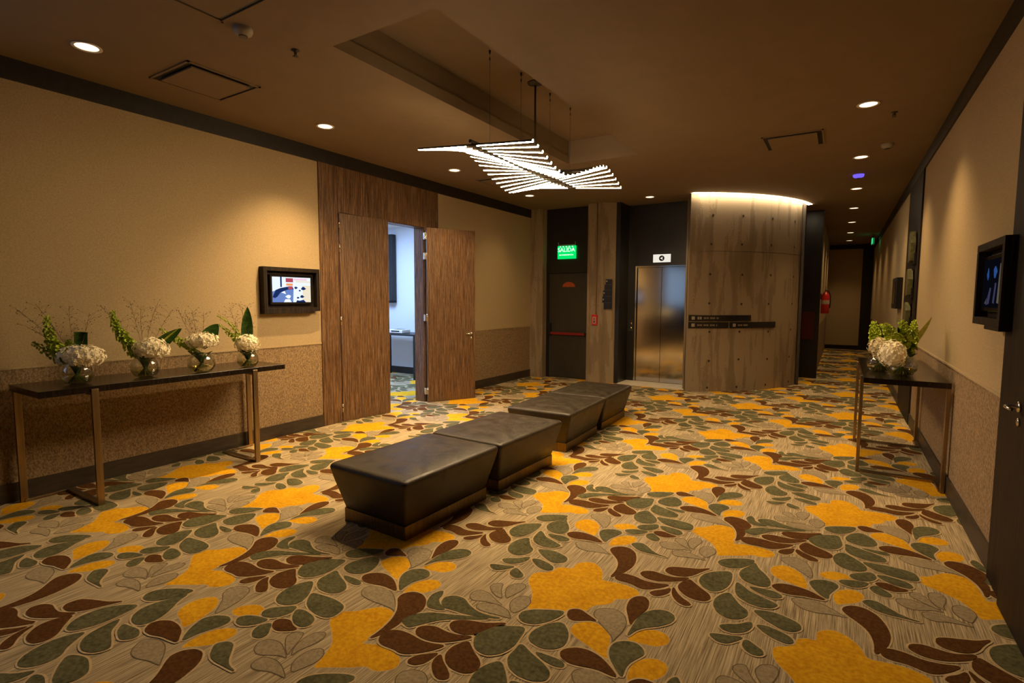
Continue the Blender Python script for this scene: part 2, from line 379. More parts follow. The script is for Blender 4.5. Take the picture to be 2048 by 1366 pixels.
for ln in SHAPES.strip().splitlines():
    c, *pp = ln.split()
    p = smooth_poly([tuple(int(q) / 1000 for q in a.split(',')) for a in pp])
    base_shapes.append((c, p))
LAY = {'Y': [(.005, 1, .0003), (.001, 2, .0006)], 'T': [(.002, 6, .0009), (-.003, 5, .0012)], 'G': [(.013, 1, .0015), (.003, 4, .0033)], 'B': [(.013, 1, .0015), (.003, 3, .0034)]}
for idx, (c, p) in enumerate(base_shapes):
    for layer, (off, mi, z) in enumerate(LAY[c]):
        q0 = offset_poly(p, off) if off else p
        for i in range(-8, 6):
            for j in range(-3, 11):
                dx, dy = i * RA[0] + j * RB[0], i * RA[1] + j * RB[1]
                xs = [a[0] + dx for a in q0]; ys = [a[1] + dy for a in q0]
                mnx, mxx, mny, mxy = min(xs), max(xs), min(ys), max(ys)
                q = list(zip(xs, ys))
                for bx in AREAS:
                    if mxx < bx[0] or mnx > bx[1] or mxy < bx[2] or mny > bx[3]: continue
                    if mnx >= bx[0] and mxx <= bx[1] and mny >= bx[2] and mxy <= bx[3]: r = q
                    else: r = clip(q, bx)
                    if len(r) > 2: fl.add([(a, b, z + (idx % 8) * (.00022 if c in 'BG' else .00003)) for a, b in r], [tuple(range(len(r)))], mi)
S('floor', fl, CARPET)

# ------------------------------------------------------------------ walls
DY0, DY1, DZ = 4.56, 6.18, 2.68        # opening of the double door
def wall_x(name, x, thick, y0, y1, holes=()):
    """wall along Y with its face at x: woven paper above, cork wainscot below"""
    mb = MB(); xa, xb = (x - thick, x) if thick > 0 else (x, x - thick)
    ys = sorted({y0, y1, *[h[0] for h in holes], *[h[1] for h in holes]})
    for a, b in zip(ys[:-1], ys[1:]):
        h = [q for q in holes if q[0] <= a and q[1] >= b]
        spans = [(0, RAIL, 1), (RAIL, HC, 0)] if not h else []
        for q in h:
            if q[2] > 0: spans += [(0, min(RAIL, q[2]), 1)] + ([(RAIL, q[2], 0)] if q[2] > RAIL else [])
            if q[3] < HC: spans += [(q[3], HC, 0)]
        for z0, z1, mi in spans: mb.box(xa, xb, a, b, z0, z1, mi)
    return S(name, mb, [MT['wallpaper'], MT['wainscot']])
WIN = (-2.8, 0.8, 1.3, 2.9)
wall_x('wall_left', XL, .18, YR, YB + .1, [(DY0, DY1, 0, DZ), WIN])
wall_x('wall_right', XR, -.2, YR, 20.6)
m = MB(); m.box(XL - .18, XR + .2, YR - .2, YR, 0, HC); S('wall_rear', m, MT['dark_wood'])
m = MB(); m.box(XL, XL + .02, YR, WIN[0], 0, TRIM); m.box(XL, XL + .02, WIN[1], .97, 0, TRIM); m.box(XL, XL + .02, WIN[0], WIN[1], 0, WIN[2]); m.box(XL, XL + .02, WIN[0], WIN[1], WIN[3], TRIM); S('trim_12', m, MT['dark_wood'])  # unseen dark panelling around the window, added to cut bounce light
# wainscot caps, crown trims, baseboards
def strip(name, x, sgn, th, y0, y1, z0, z1, mt, mi_extra=None):
    m = MB(); m.box(min(x, x + sgn * th), max(x, x + sgn * th), y0, y1, z0, z1); return S(name, m, mt)
for i, (x, s, segs) in enumerate(((XL, 1, [(.97, 4.28), (6.51, YB - .16)]), (XR, -1, [(3.97, 8.40), (9.9, 20.4)]))):
    side = 'left' if s > 0 else 'right'
    for a, b in segs:
        strip('baseboard_' + side, x, s, .014, a, b, 0, BASE, MT['base'])
        strip('trim_%d' % (i * 2 + 1), x, s, .006, a, b, RAIL - .012, RAIL + .004, MT['wallpaper'])
    strip('trim_%d' % (i * 2 + 2), x, s, .02, YR, YB - .16 if s > 0 else 20.4, TRIM, HC, MT['trim'])

# wood surround of the double door
m = MB()
m.box(XL, XL + .018, 4.28, DY0, 0, TRIM); m.box(XL, XL + .018, DY1, 6.51, 0, TRIM); m.box(XL, XL + .018, DY0, DY1, DZ, TRIM)
m.box(XL - .18, XL, DY0 - .001, DY0 + .012, 0, DZ); m.box(XL - .18, XL, DY1 - .012, DY1 + .001, 0, DZ); m.box(XL - .18, XL, DY0, DY1, DZ - .012, DZ)
S('trim_5', m, MT['door_wood'])
def leaf(name, hinge, ang, width, flip, label):
    e = empty(name, hinge, label, 'door', rz=ang); e['kind'] = 'structure'
    m = MB(); m.box(-.044, 0, .003, width, .006, DZ - .014, 0, .002); m.build('door_leaf', MT['door_wood'], e)
    for z in (.18, 1.31, 2.24, 2.54):
        h = MB()
        if flip: h.box(-.036, -.002, -.004, .002, z - .05, z + .05, 0, .001)
        else: h.box(-.042, .004, -.040, .002, z - .05, z + .05, 0, .002)
        h.tube([(.006, -.001, z - .055), (.006, -.001, z + .055)], .0075, 10)
        h.build('hinge', MT['chrome'], e)
    return e
d1 = leaf('door_1', (XL + .020, DY0 + .012, 0), -math.radians(9.0), .745, 1, 'brown wood-grain door leaf standing slightly ajar at left of the doorway')
# the open leaf: swung out into the lobby
d2 = leaf('door_2', (-5.345, 6.150, 0), -math.radians(28.0), .81, 0, 'brown wood-grain door leaf swung wide open with lever handle')
h = MB()
h.lathe([(.0, 0), (.026, 0), (.026, .008), (.011, .012), (.011, .045), (0, .045)], n=20)
h.tube([(0, 0, .040), (0.0, .0, .048), (-.02, 0, .052), (-.12, 0, .052)], .009, 10)
h.lathe([(0, 0), (.022, 0), (.022, .008), (0, .010)], c=(0, -.075, 0), n=16)
ho = h.build('door_handle', MT['chrome'], d2, loc=(.0, .745, 1.05)); ho.rotation_euler = (PI / 2, 0, PI / 2)

# ------------------------------------------------------------------ far end: strip, fire door, pillar, lift, curved concrete
m = MB(); m.box(XL, -5.14, 9.44, YB + .1, 0, HC); S('wall_back_left', m, MT['concrete'])
m = MB(); m.box(-5.14, -4.12, YB, YB + .2, 2.12, HC); m.box(-5.14, -5.09, YB, YB + .2, 0, 2.12); m.box(-4.21, -4.12, YB, YB + .2, 0, 2.12)
S('wall_back', m, MT['black_panel'])
d = empty('door_3', (-4.65, YB, 0), 'dark fire door with red push bar under the green exit sign', 'door'); d['kind'] = 'structure'
m = MB(); m.box(-.44, .44, .03, .08, .01, 2.115, 0, .004); m.build('door_leaf', MT['door_dark'], d)
m = MB(); m.box(-.37, .40, -.045, -.005, .885, .935, 0, .006); m.build('push_bar', MT['dark_red'], d, label='dark red horizontal push bar')
m = MB(); m.box(-.44, -.375, -.05, .03, .87, 1.12, 0, .006); m.box(.38, .44, -.05, .03, .87, .95, 0, .006); m.build('push_bar_housing', MT['black'], d)
m = MB()
pts = [(.14 * math.cos(a), .10 * math.sin(a)) for a in [k * PI / 14 for k in range(15)]]
m.add([(x, .028, 1.845 + z) for x, z in pts] , [tuple(range(15))[::-1]], 0)
m.build('warning_sticker', mat('orange sticker', (.42, .075, .015), .5), d, label='orange half-round sticker')
# concrete pillar in front
PF = 9.40
m = MB()
m.add([(x, y, z) for z in (0, HC) for x, y in ((-4.15, PF), (-3.80, PF), (-3.63, PF + .12), (-3.63, 10.1), (-4.15, 10.1))],
      [(0, 1, 6, 5), (1, 2, 7, 6), (2, 3, 8, 7), (4, 0, 5, 9), (3, 4, 9, 8)])
m.box(-3.957, -3.951, PF - .0015, PF, 1.33, HC)
S('wall_pillar', m, MT['concrete'])
# lift wall
m = MB()
m.box(-3.63, -3.55, 9.52, 10.05, 0, HC)
m.box(-3.55, -3.40, 10.0, 10.2, 0, HC); m.box(-2.40, -2.18, 10.0, 10.2, 0, HC); m.box(-3.40, -2.40, 10.0, 10.2, 2.24, HC)
m.box(-2.29, -2.20, 9.44, 10.0, 0, HC)
S('wall_lift', m, MT['black_panel'])
m = MB(); m.box(-3.55, -2.29, 9.47, 10.0, 0, .012); S('trim_6', m, MT['stone'])
d = empty('door_4', (-2.90, 10.0, 0), 'brushed steel lift door in a dark frame left of the curved concrete wall', 'door'); d['kind'] = 'structure'
m = MB(); m.box(-.47, .0, .02, .05, .012, 2.21, 0, .002); m.build('door_panel', MT['steel'], d)
m = MB(); m.box(.002, .47, .028, .05, .012, 2.21, 0, .002); m.build('door_panel', MT['steel'], d)
m = MB(); m.box(-.50, -.472, -.02, .05, .012, 2.24); m.box(.472, .50, -.02, .05, .012, 2.24); m.box(-.472, .472, -.02, .05, 2.212, 2.24)
m.build('door_frame', MT['steel'], d)
# lift indicator
e = empty('lift_indicator', (-2.90, 10.0, 2.375), 'white lift indicator plate with black arrow disc above the steel door', 'sign')
m = MB(); m.box(-.165, .165, -.014, 0, -.075, .075, 0, .003); m.build('plate', emis('lit plate', (1.0, .93, .80), .75), e)
m = MB(); m.lathe([(0, 0), (.052, 0)], n=28); 
o = m.build('disc', MT['black'], e, loc=(0, -.016, 0)); o.rotation_euler = (PI / 2, 0, 0)
m = MB(); m.add([(-.030, 0, 0), (.022, 0, .028), (.010, 0, 0), (.022, 0, -.028)], [(0, 1, 2), (0, 2, 3)]); m.build('arrow', emis('lit arrow', (1, .95, .85), .8), e, loc=(0, -.019, 0))
# lift call plate
e = empty('lift_call_plate', (-3.47, 10.0, 1.09), 'small steel call button plate on black wall beside the lift', 'switch')
m = MB(); m.box(-.045, .045, -.008, 0, -.11, .11, 0, .002); m.build('plate', MT['dark_metal'], e)
for z in (-.045, .045):
    m = MB(); m.lathe([(0, 0), (.018, 0), (.022, -.004)], n=16); o = m.build('button', MT['chrome'], e, loc=(0, -.010, z)); o.rotation_euler = (PI / 2, 0, 0)

# curved concrete wall
CC, CR = (-3.606, 12.065), 3.024
A0, A1 = math.radians(-63.2), math.radians(-14.5)
def cpt(a, r, z): return (CC[0] + r * math.cos(a), CC[1] + r * math.sin(a), z)
m = MB(); n = 40; z_row = [0, .02, 2.425, 2.44, HC]
for i in range(n):
    a, b = A0 + (A1 - A0) * i / n, A0 + (A1 - A0) * (i + 1) / n
    for z0, z1, dr in ((0, 2.427, 0), (2.427, 2.437, -.008), (2.437, HC, .0)):
        m.quad(cpt(a, CR + dr, z0), cpt(b, CR + dr, z0), cpt(b, CR + dr, z1), cpt(a, CR + dr, z1))
    m.quad(cpt(a, CR, 2.427), cpt(b, CR, 2.427), cpt(b, CR - .008, 2.427), cpt(a, CR - .008, 2.427))
    m.quad(cpt(a, CR, 2.437), cpt(b, CR, 2.437), cpt(b, CR - .008, 2.437), cpt(a, CR - .008, 2.437))
m.quad(cpt(A1, CR, 0), cpt(A1, CR - .25, 0), cpt(A1, CR - .25, HC), cpt(A1, CR, HC))
m.quad(cpt(A0, CR, 0), cpt(A0, CR - .25, 0), cpt(A0, CR - .25, HC), cpt(A0, CR, HC))
for ad in (-56, -45.5, -33.5, -20.5):            # formwork tie holes
    for z in (.08, .55, 1.05, 1.54, 2.04, 2.56, 3.03):
        if 1.1 < z < 1.4: continue
        a = math.radians(ad + random.uniform(-.4, .4)); zz = z + random.uniform(-.012, .012)
        c = Vector(cpt(a, CR + .002, zz)); tg = Vector((-math.sin(a), math.cos(a), 0)); u = Vector((0, 0, 1))
        for rr, mi, dd in ((.024, 2, 0), (.015, 1, .0012)):
            vs = [c + Vector((math.cos(a), math.sin(a), 0)) * dd + (tg * math.cos(w) + u * math.sin(w)) * rr for w in [k * PI / 6 for k in range(12)]]
            m.add([v[:] for v in vs], [tuple(range(12))], mi)
S('wall_curved', m, [MT['concrete'], mat('tie hole', (.02, .014, .009), .9), mat('tie hole rim', (.16, .125, .09), .9)])
# LED slot in the ceiling over the curved wall
m = MB(); B1 = math.radians(-9.5)
for i in range(n):
    a, b = A0 + (B1 - A0) * i / n, A0 + (B1 - A0) * (i + 1) / n
    m.quad(cpt(a, CR + .012, HC - .006), cpt(a, CR + .085, HC - .006), cpt(b, CR + .085, HC - .006), cpt(b, CR + .012, HC - .006))
o = m.build('cove_light', emis('cove light', (1.0, .78, .50), COVE_STRENGTH), label='curved white light strip along the top of the concrete wall', cat='light')
# metal edge post and black panels right of the concrete
m = MB(); m.box(-.672, -.625, 11.27, 11.33, 0, HC - .02); S('trim_7', m, MT['dark_metal'])
m = MB(); m.box(-.75, -.67, 11.34, 12.4, 0, HC); m.box(-.75, -.365, 12.4, 12.6, 0, HC); S('wall_corridor_end', m, MT['black_panel'])
m = MB(); m.box(-.60, -.40, 12.6, 20.4, RAIL, HC, 0); m.box(-.60, -.40, 12.6, 20.4, 0, RAIL, 1); S('wall_corridor', m, [MT['wallpaper'], MT['wainscot']])
m = MB(); m.box(-.60, XR + .2, 20.4, 20.6, 0, HC, 0); S('wall_end', m, MT['black_panel'])
m = MB(); m.box(-.40, .53, 20.37, 20.4, .14, 3.25, 0, .003); S('trim_8', m, MT['wallpaper'])
m = MB(); m.box(-.665, -.45, 12.375, 12.398, .80, 1.36, 0, .003)
m.build('fire_hose_cabinet', mat('deep red', (.09, .004, .008), .5), label='dim dark red panel on the black column right of the concrete wall', cat='fire cabinet')

# wayfinding strips on the curved wall
MT['sign_black'] = mat('sign black', (.012, .011, .011), .35)
MT['sign_grey'] = mat('sign lettering', (.35, .31, .25), .5)
def curved_sign(a0, a1, z0, z1, label, marks):
    e = empty('wayfinding_sign', cpt((a0 + a1) / 2, CR, (z0 + z1) / 2), label, 'sign', 'wayfinding strips on the curved concrete wall')
    c = Vector(e.location); m = MB(); k = 14
    def q(a, r, z): return tuple(Vector(cpt(a, r, z)) - c)
    for i in range(k):
        a, b = a0 + (a1 - a0) * i / k, a0 + (a1 - a0) * (i + 1) / k
        m.quad(q(a, CR + .022, z0), q(b, CR + .022, z0), q(b, CR + .022, z1), q(a, CR + .022, z1))
        m.quad(q(a, CR, z1), q(b, CR, z1), q(b, CR + .022, z1), q(a, CR + .022, z1))
        m.quad(q(a, CR, z0), q(b, CR, z0), q(b, CR + .022, z0), q(a, CR + .022, z0))
    for a in (a0, a1): m.quad(q(a, CR, z0), q(a, CR + .022, z0), q(a, CR + .022, z1), q(a, CR, z1))
    m.build('panel', MT['sign_black'], e)
    m = MB(); zc = (z0 + z1) / 2
    for s, w, hh in marks:                                   # icon squares and faint lettering strokes
        a = a0 + s / CR; b = a + w / CR
        m.quad(q(a, CR + .0235, zc - hh), q(b, CR + .0235, zc - hh), q(b, CR + .0235, zc + hh), q(a, CR + .0235, zc + hh))
    m.build('lettering', MT['sign_grey'], e)
def strokes(s0, n, w=.012, g=.022): return [(s0 + i * g, w, .014) for i in range(n) if i % 5 != 4]
curved_sign(math.radians(-63), math.radians(-41.5), 1.235, 1.335, 'upper black wayfinding strip on the curved concrete wall', [(.05, .055, .028)] + [(.15, .03, .022), (.19, .03, .022)] + strokes(.26, 12))
curved_sign(math.radians(-63), math.radians(-49.8), 1.110, 1.215, 'left lower black wayfinding strip nearest the steel lift door', [(.05, .055, .028)] + strokes(.15, 16))
curved_sign(math.radians(-49.2), math.radians(-30.5), 1.110, 1.215, 'right lower black wayfinding strip reaching furthest along the concrete', [(.05, .055, .028)] + strokes(.15, 10))

# exit sign over the fire door
e = empty('exit_sign', (-4.67, YB - .06, 2.55), 'lit green SALIDA exit sign over the dark fire door', 'sign')
m = MB(); m.box(-.195, .195, 0, .05, -.15, .105, 0, .004); m.build('sign_body', emis('exit green', (.0, .55, .10), 1.3), e)
m = MB(); text_mesh(m, 'SALIDA', .115, lambda u, v, w: (u * 1.0, -.004 - w, v + .022)); text_mesh(m, 'DE EMERGENCIA', .038, lambda u, v, w: (u * 1.08, -.004 - w, v - .075))
for k in range(5):
    m.box(-.145 + k * .066, -.12 + k * .066, -.005, -.001, .080, .098)
m.build('lettering', emis('exit letters', (.55, 1.0, .62), 1.6), e)
m = MB(); m.box(-.19, -.18, .01, .03, .105, .18); m.box(.18, .19, .01, .03, .105, .18); m.box(-.19, .19, .01, .03, .118, .128)
m.build('bracket', MT['grey_plastic'], e)
e = empty('exit_sign', (.66, 17.6, HC - .16), 'small green exit sign hanging edge-on at the far corridor end', 'sign')
m = MB(); m.box(-.02, .02, -.16, .16, -.12, .06, 0, .003); m.build('sign_body', MT['grey_plastic'], e)
m = MB(); m.box(-.024, -.021, -.15, .15, -.11, .05); m.box(.021, .024, -.15, .15, -.11, .05); m.box(-.019, -.004, -.164, -.161, -.11, .05)
m.build('lit_face', emis('exit green far', (.03, .6, .2), 1.2), e)
m = MB(); m.tube([(0, -.1, .06), (0, -.1, .16)], .005, 6); m.tube([(0, .1, .06), (0, .1, .16)], .005, 6); m.build('hanger', MT['dark_metal'], e)

# call point, conduit and black stepped sign on the pillar
e = empty('fire_alarm_call_point', (-3.975, PF, 1.21), 'small red fire alarm box on the concrete pillar', 'alarm')
m = MB(); m.box(-.055, .055, -.045, 0, -.10, .10, 0, .006); m.build('box', MT['red'], e)
m = MB(); m.box(-.035, .035, -.048, -.044, -.07, .06); m.build('face_plate', mat('call point face', (.45, .28, .24), .5), e)
m = MB(); m.add([(-.02, -.050, -.05), (.02, -.050, -.05), (.0, -.050, .0)], [(0, 1, 2)]); m.box(-.006, .006, -.051, -.049, 0, .04); m.build('mark', MT['black'], e)
m = MB(); m.tube([(-3.955, PF - .012, 1.31), (-3.955, PF - .012, HC)], .008, 8)
for z in (1.6, 2.2, 2.8, 3.2): m.box(-3.972, -3.938, PF - .006, PF, z - .008, z + .008)
m.build('conduit', MT['bronze'], label='thin vertical conduit running up the concrete pillar to the ceiling', cat='pipe')
e = empty('directory_sign', (-3.66, PF - .0, 1.42), 'black stepped directory sign on the right edge of the pillar', 'sign')
for k, (z0, z1, w) in enumerate(((0, .115, .135), (.12, .235, .165), (.24, .345, .15), (.35, .455, .12), (.46, .555, .10))):
    m = MB(); m.box(.0 - w, .02, -.035, -.002, z0, z1, 0, .002); b = m.build('blade', MT['sign_black'], e)
    if k in (1, 2, 4):
        m = MB(); m.box(.010 - w, .034 - w, -.038, -.035, z0 + .045, z0 + .072); m.build('icon', MT['sign_grey'], b)

# ------------------------------------------------------------------ ceiling with tray and recesses
DOWN = [(-4.70, 1.74), (-4.68, 3.80), (-4.69, 6.00), (-4.70, 8.12), (-2.94, 9.30), (.13, 5.98), (.13, 8.09), (.13, 10.30), (.13, 12.43), (.13, 14.61), (.13, 16.83), (.13, 19.04)]
slab = MB(); slab.box(XL - .18, XR + .2, YR - .2, 20.6, HC, HC + .5)
cb = bmesh.new()
def cut_box(x0, x1, y0, y1, z0, z1):
    r = bmesh.ops.create_cube(cb, size=1)
    for v in r['verts']:
        v.co = Vector((x0 + (v.co.x + .5) * (x1 - x0), y0 + (v.co.y + .5) * (y1 - y0), z0 + (v.co.z + .5) * (z1 - z0)))
so = slab.build('ceiling', MT['ceiling'], kind='structure')
def boolean(o, cutter_me):
    co = bpy.data.objects.new('cutter', cutter_me); COL.objects.link(co)
    md = o.modifiers.new('cut', 'BOOLEAN'); md.operation = 'DIFFERENCE'; md.solver = 'EXACT'; md.object = co
    me = bpy.data.meshes.new_from_object(o.evaluated_get(bpy.context.evaluated_depsgraph_get()))
    o.modifiers.clear(); o.data = me; bpy.data.objects.remove(co)
cut_box(TRAY[0], TRAY[1], TRAY[2], TRAY[3], HC - .1, HC + .31)
for x, y in DOWN:
    r = bmesh.ops.create_cone(cb, cap_ends=True, segments=24, radius1=.072, radius2=.072, depth=.2)
    for v in r['verts']: v.co += Vector((x, y, HC))
me = bpy.data.meshes.new('cut'); cb.to_mesh(me); cb.free(); boolean(so, me)
# lower ledge of the tray: a shallow second step
m = MB(); x0, x1, y0, y1 = TRAY; z = HC + .105; w = .022
for a in ((x0, x0 + w, y0, y1), (x1 - w, x1, y0, y1), (x0 + w, x1 - w, y0, y0 + w), (x0 + w, x1 - w, y1 - w, y1)): m.box(*a, HC + .0, z)
S('trim_9', m, MT['ceiling'])

# downlights
MT['lens'] = emis('downlight lens', (1.0, .86, .68), 14.0)
def make_downlight():
    e = empty('recessed_downlight', (0, 0, HC), '', 'ceiling light', 'round recessed downlights in the ceiling')
    m = MB(); m.lathe([(.071, -.001), (.092, -.001), (.093, -.006), (.086, -.009), (.072, -.006)], n=32); m.build('trim_ring', MT['white_plastic'], e)
    m = MB(); m.lathe([(.0715, -.004), (.066, .03), (.050, .075), (.048, .078)], n=28); m.build('reflector', mat('reflector', (.85, .8, .72), .25), e)
    m = MB(); m.lathe([(0, .060), (.046, .066)], n=24); m.build('lens', MT['lens'], e)
    return e
dl = make_downlight(); k = 0
DLAB = ['nearest round downlight over the left console table', 'round downlight near the wall-mounted screen on the left', 'round downlight outside the open double door', 'round downlight before the far left concrete strip', 'round downlight in front of the lift door',
        'round downlight on the ceiling nearest above the right console table', 'round downlight just before the blue detector', 'round downlight just beyond the blue detector', 'corridor downlight beside the end of the concrete wall', 'corridor downlight, third from the far end', 'corridor downlight, second from the far end', 'corridor downlight furthest away']
for i, (x, y) in enumerate(DOWN):
    o = dl if i == 0 else copy_tree(dl)
    o.location = (x, y, HC); o['label'] = DLAB[i]
    ld = bpy.data.lights.new('downlight_beam', 'SPOT'); ld.energy = SPOT_W * ((.06, 5.6, 2.6, .6, 1.6, 2.8, 2.4, 1.2, .9, .9, .9, .9)[i]); ld.color = WARM
    ld.spot_size = math.radians(102 if i != 4 else 84); ld.spot_blend = 1.0; ld.shadow_soft_size = .03
    lo = bpy.data.objects.new('downlight_beam', ld); COL.objects.link(lo); lo.parent = o; lo.location = (0, 0, .052)

# air diffusers
def diffuser(x, y, w, label):
    e = empty('ceiling_vent', (x, y, HC), label, 'vent', 'square ceiling air vents')
    m = MB(); a = w / 2
    for (x0, x1, y0, y1) in ((-a, a, -a, -a + .018), (-a, a, a - .018, a), (-a, -a + .018, -a, a), (a - .018, a, -a, a)): m.box(x0, x1, y0, y1, -.010, 0)
    m.build('frame', MT['ceiling'], e)
    m = MB(); m.box(-a + .018, a - .018, -a + .018, a - .018, -.002, 0); m.build('duct_slot', MT['black'], e)
    m = MB(); b = a - .06; m.box(-b, b, -b, b, -.022, -.008, 0, .003); m.build('face_plate', MT['ceiling'], e)
diffuser(-4.60, 2.53, .60, 'square ceiling vent between the two nearest left downlights')
diffuser(-3.22, 1.76, .60, 'square ceiling vent cut by the top edge, beside the smoke detector')
diffuser(-.54, 6.88, .60, 'square ceiling vent on the right ahead of the corridor')
diffuser(-4.50, 6.95, .60, 'square ceiling vent half hidden behind the chandelier')

def smoke(x, y, label, r=.062, blue=False):
    e = empty('smoke_detector', (x, y, HC), label, 'detector')
    m = MB(); m.lathe([(0, -.052), (r * .45, -.052), (r * .55, -.042), (r * .9, -.034), (r, -.016), (r, 0)], n=28); m.build('housing', MT['grey_plastic'] if not blue else emis('blue indicator', (.16, .10, .75), 1.1), e)
    m = MB(); m.lathe([(r * .46, -.056), (r * .47, -.046)], n=24); m.lathe([(0, -.057), (r * .46, -.056)], n=24); m.build('sensor_cap', MT['dark_metal'], e)
smoke(-3.49, 2.18, 'grey smoke detector beside the ceiling vent at the top left')
smoke(.37, 7.59, 'small smoke detector by the right wall ahead of the corridor downlights')
smoke(.13, 9.20, 'detector glowing blue between two corridor downlights', .07, True)
def sprinkler(x, y, z, label):
    e = empty('sprinkler_head', (x, y, z), label, 'sprinkler')
    m = MB(); m.lathe([(.030, 0), (.030, -.004), (.012, -.008), (.009, -.03), (.0, -.03)], n=18); m.build('escutcheon', MT['dark_metal'], e)
    m = MB(); m.lathe([(0, -.044), (.020, -.044), (.020, -.046), (0, -.046)], n=16); m.tube([(-.011, 0, -.02), (-.012, 0, -.044)], .0025, 6); m.tube([(.011, 0, -.02), (.012, 0, -.044)], .0025, 6); m.build('deflector', MT['dark_metal'], e)
sprinkler(-3.46, 2.56, HC, 'small dark sprinkler head between detector and ceiling recess')
sprinkler(.35, 6.36, HC, 'small sprinkler head near the right wall')

# ------------------------------------------------------------------ chandelier
CX, CZ = -2.64, 2.86
ch = empty('linear_chandelier', (CX, 4.56, CZ), 'wavy chandelier of glowing white tubes hanging from the ceiling recess', 'chandelier')
Y0, Y1, NB = 3.61, 5.52, 24
PHI = [(3.61, 5), (3.7, 7), (3.8, 10), (3.9, 13), (4.0, 16), (4.1, 17.5), (4.25, 18.5), (4.4, 15), (4.5, 12), (4.6, 8), (4.7, 5), (4.8, 1), (4.9, -2), (5.0, -5), (5.1, -6.5), (5.2, -4.5), (5.3, -1.5), (5.4, 2), (5.52, 6)]
def phi(y):
    for (a, p), (b, q) in zip(PHI[:-1], PHI[1:]):
        if a <= y <= b: return math.radians(p + (q - p) * (y - a) / (b - a))
    return math.radians(PHI[-1][1])
bar_em = emis('tube glow', (1.0, .70, .37), BAR_STRENGTH)
m = MB(); m.box(-.011, .011, Y0 - 4.56 - .03, Y1 - 4.56 + .03, .016, .040, 0, .002); m.build('spine', MT['dark_metal'], ch)
hub = MB(); hub.tube([(-.052, 0, 0), (.052, 0, 0)], .013, 10); hub.tube([(0, 0, -.004), (0, 0, .02)], .008, 8)
tubes = MB()
for xa, xb in ((-.58, -.052), (.052, .58)):      # opal underside, opaque dark back
    ring = [(0.0122 * math.sin(k * PI / 6), -.0122 * math.cos(k * PI / 6)) for k in range(12)]
    vs = [(x, q[0], q[1]) for x in (xa, xb) for q in ring]
    for k in range(12):
        k2 = (k + 1) % 12; zc = (ring[k][1] + ring[k2][1]) / 2
        tubes.add([vs[k], vs[k2], vs[12 + k2], vs[12 + k]], [(0, 1, 2, 3)], 0 if zc < -.004 else 1)
    tubes.add(vs[:12], [tuple(range(12))], 0); tubes.add(vs[12:], [tuple(range(12))[::-1]], 0)
hm = hub.build('tube_arm', MT['dark_metal'], ch); tm = tubes.build('glowing_tube', [bar_em, MT['dark_metal']], hm)
for i in range(NB):
    y = Y0 + (Y1 - Y0) * i / (NB - 1)
    o = hm if i == 0 else copy_tree(hm, ch)
    o.location = (0, y - 4.56, 0); o.rotation_euler = (0, phi(y), 0)
ZT = HC + .31 - CZ
m = MB(); m.tube([(0, .10, .03), (0, .10, ZT - .02)], .0095, 10); m.build('suspension_rod', MT['dark_metal'], ch)
m = MB(); m.lathe([(0, 0), (.02, 0), (.075, .018), (.078, .028), (0, .028)], c=(0, .10, ZT - .028), n=28); m.build('canopy', MT['dark_metal'], ch)
for y in (3.87, 4.39, 4.97, 5.45):
    m = MB(); m.tube([(0, y - 4.56, .03), (0, y - 4.56, ZT - .01)], .0016, 5); m.build('cable', MT['dark_metal'], ch)
    m = MB(); m.lathe([(0, -.03), (.007, -.03), (.010, 0), (0, 0)], c=(0, y - 4.56, ZT), n=12); m.lathe([(0, -.085), (.006, -.08), (.006, -.06), (0, -.055)], c=(0, y - 4.56, ZT), n=10); m.build('cable_grip', MT['dark_metal'], ch)

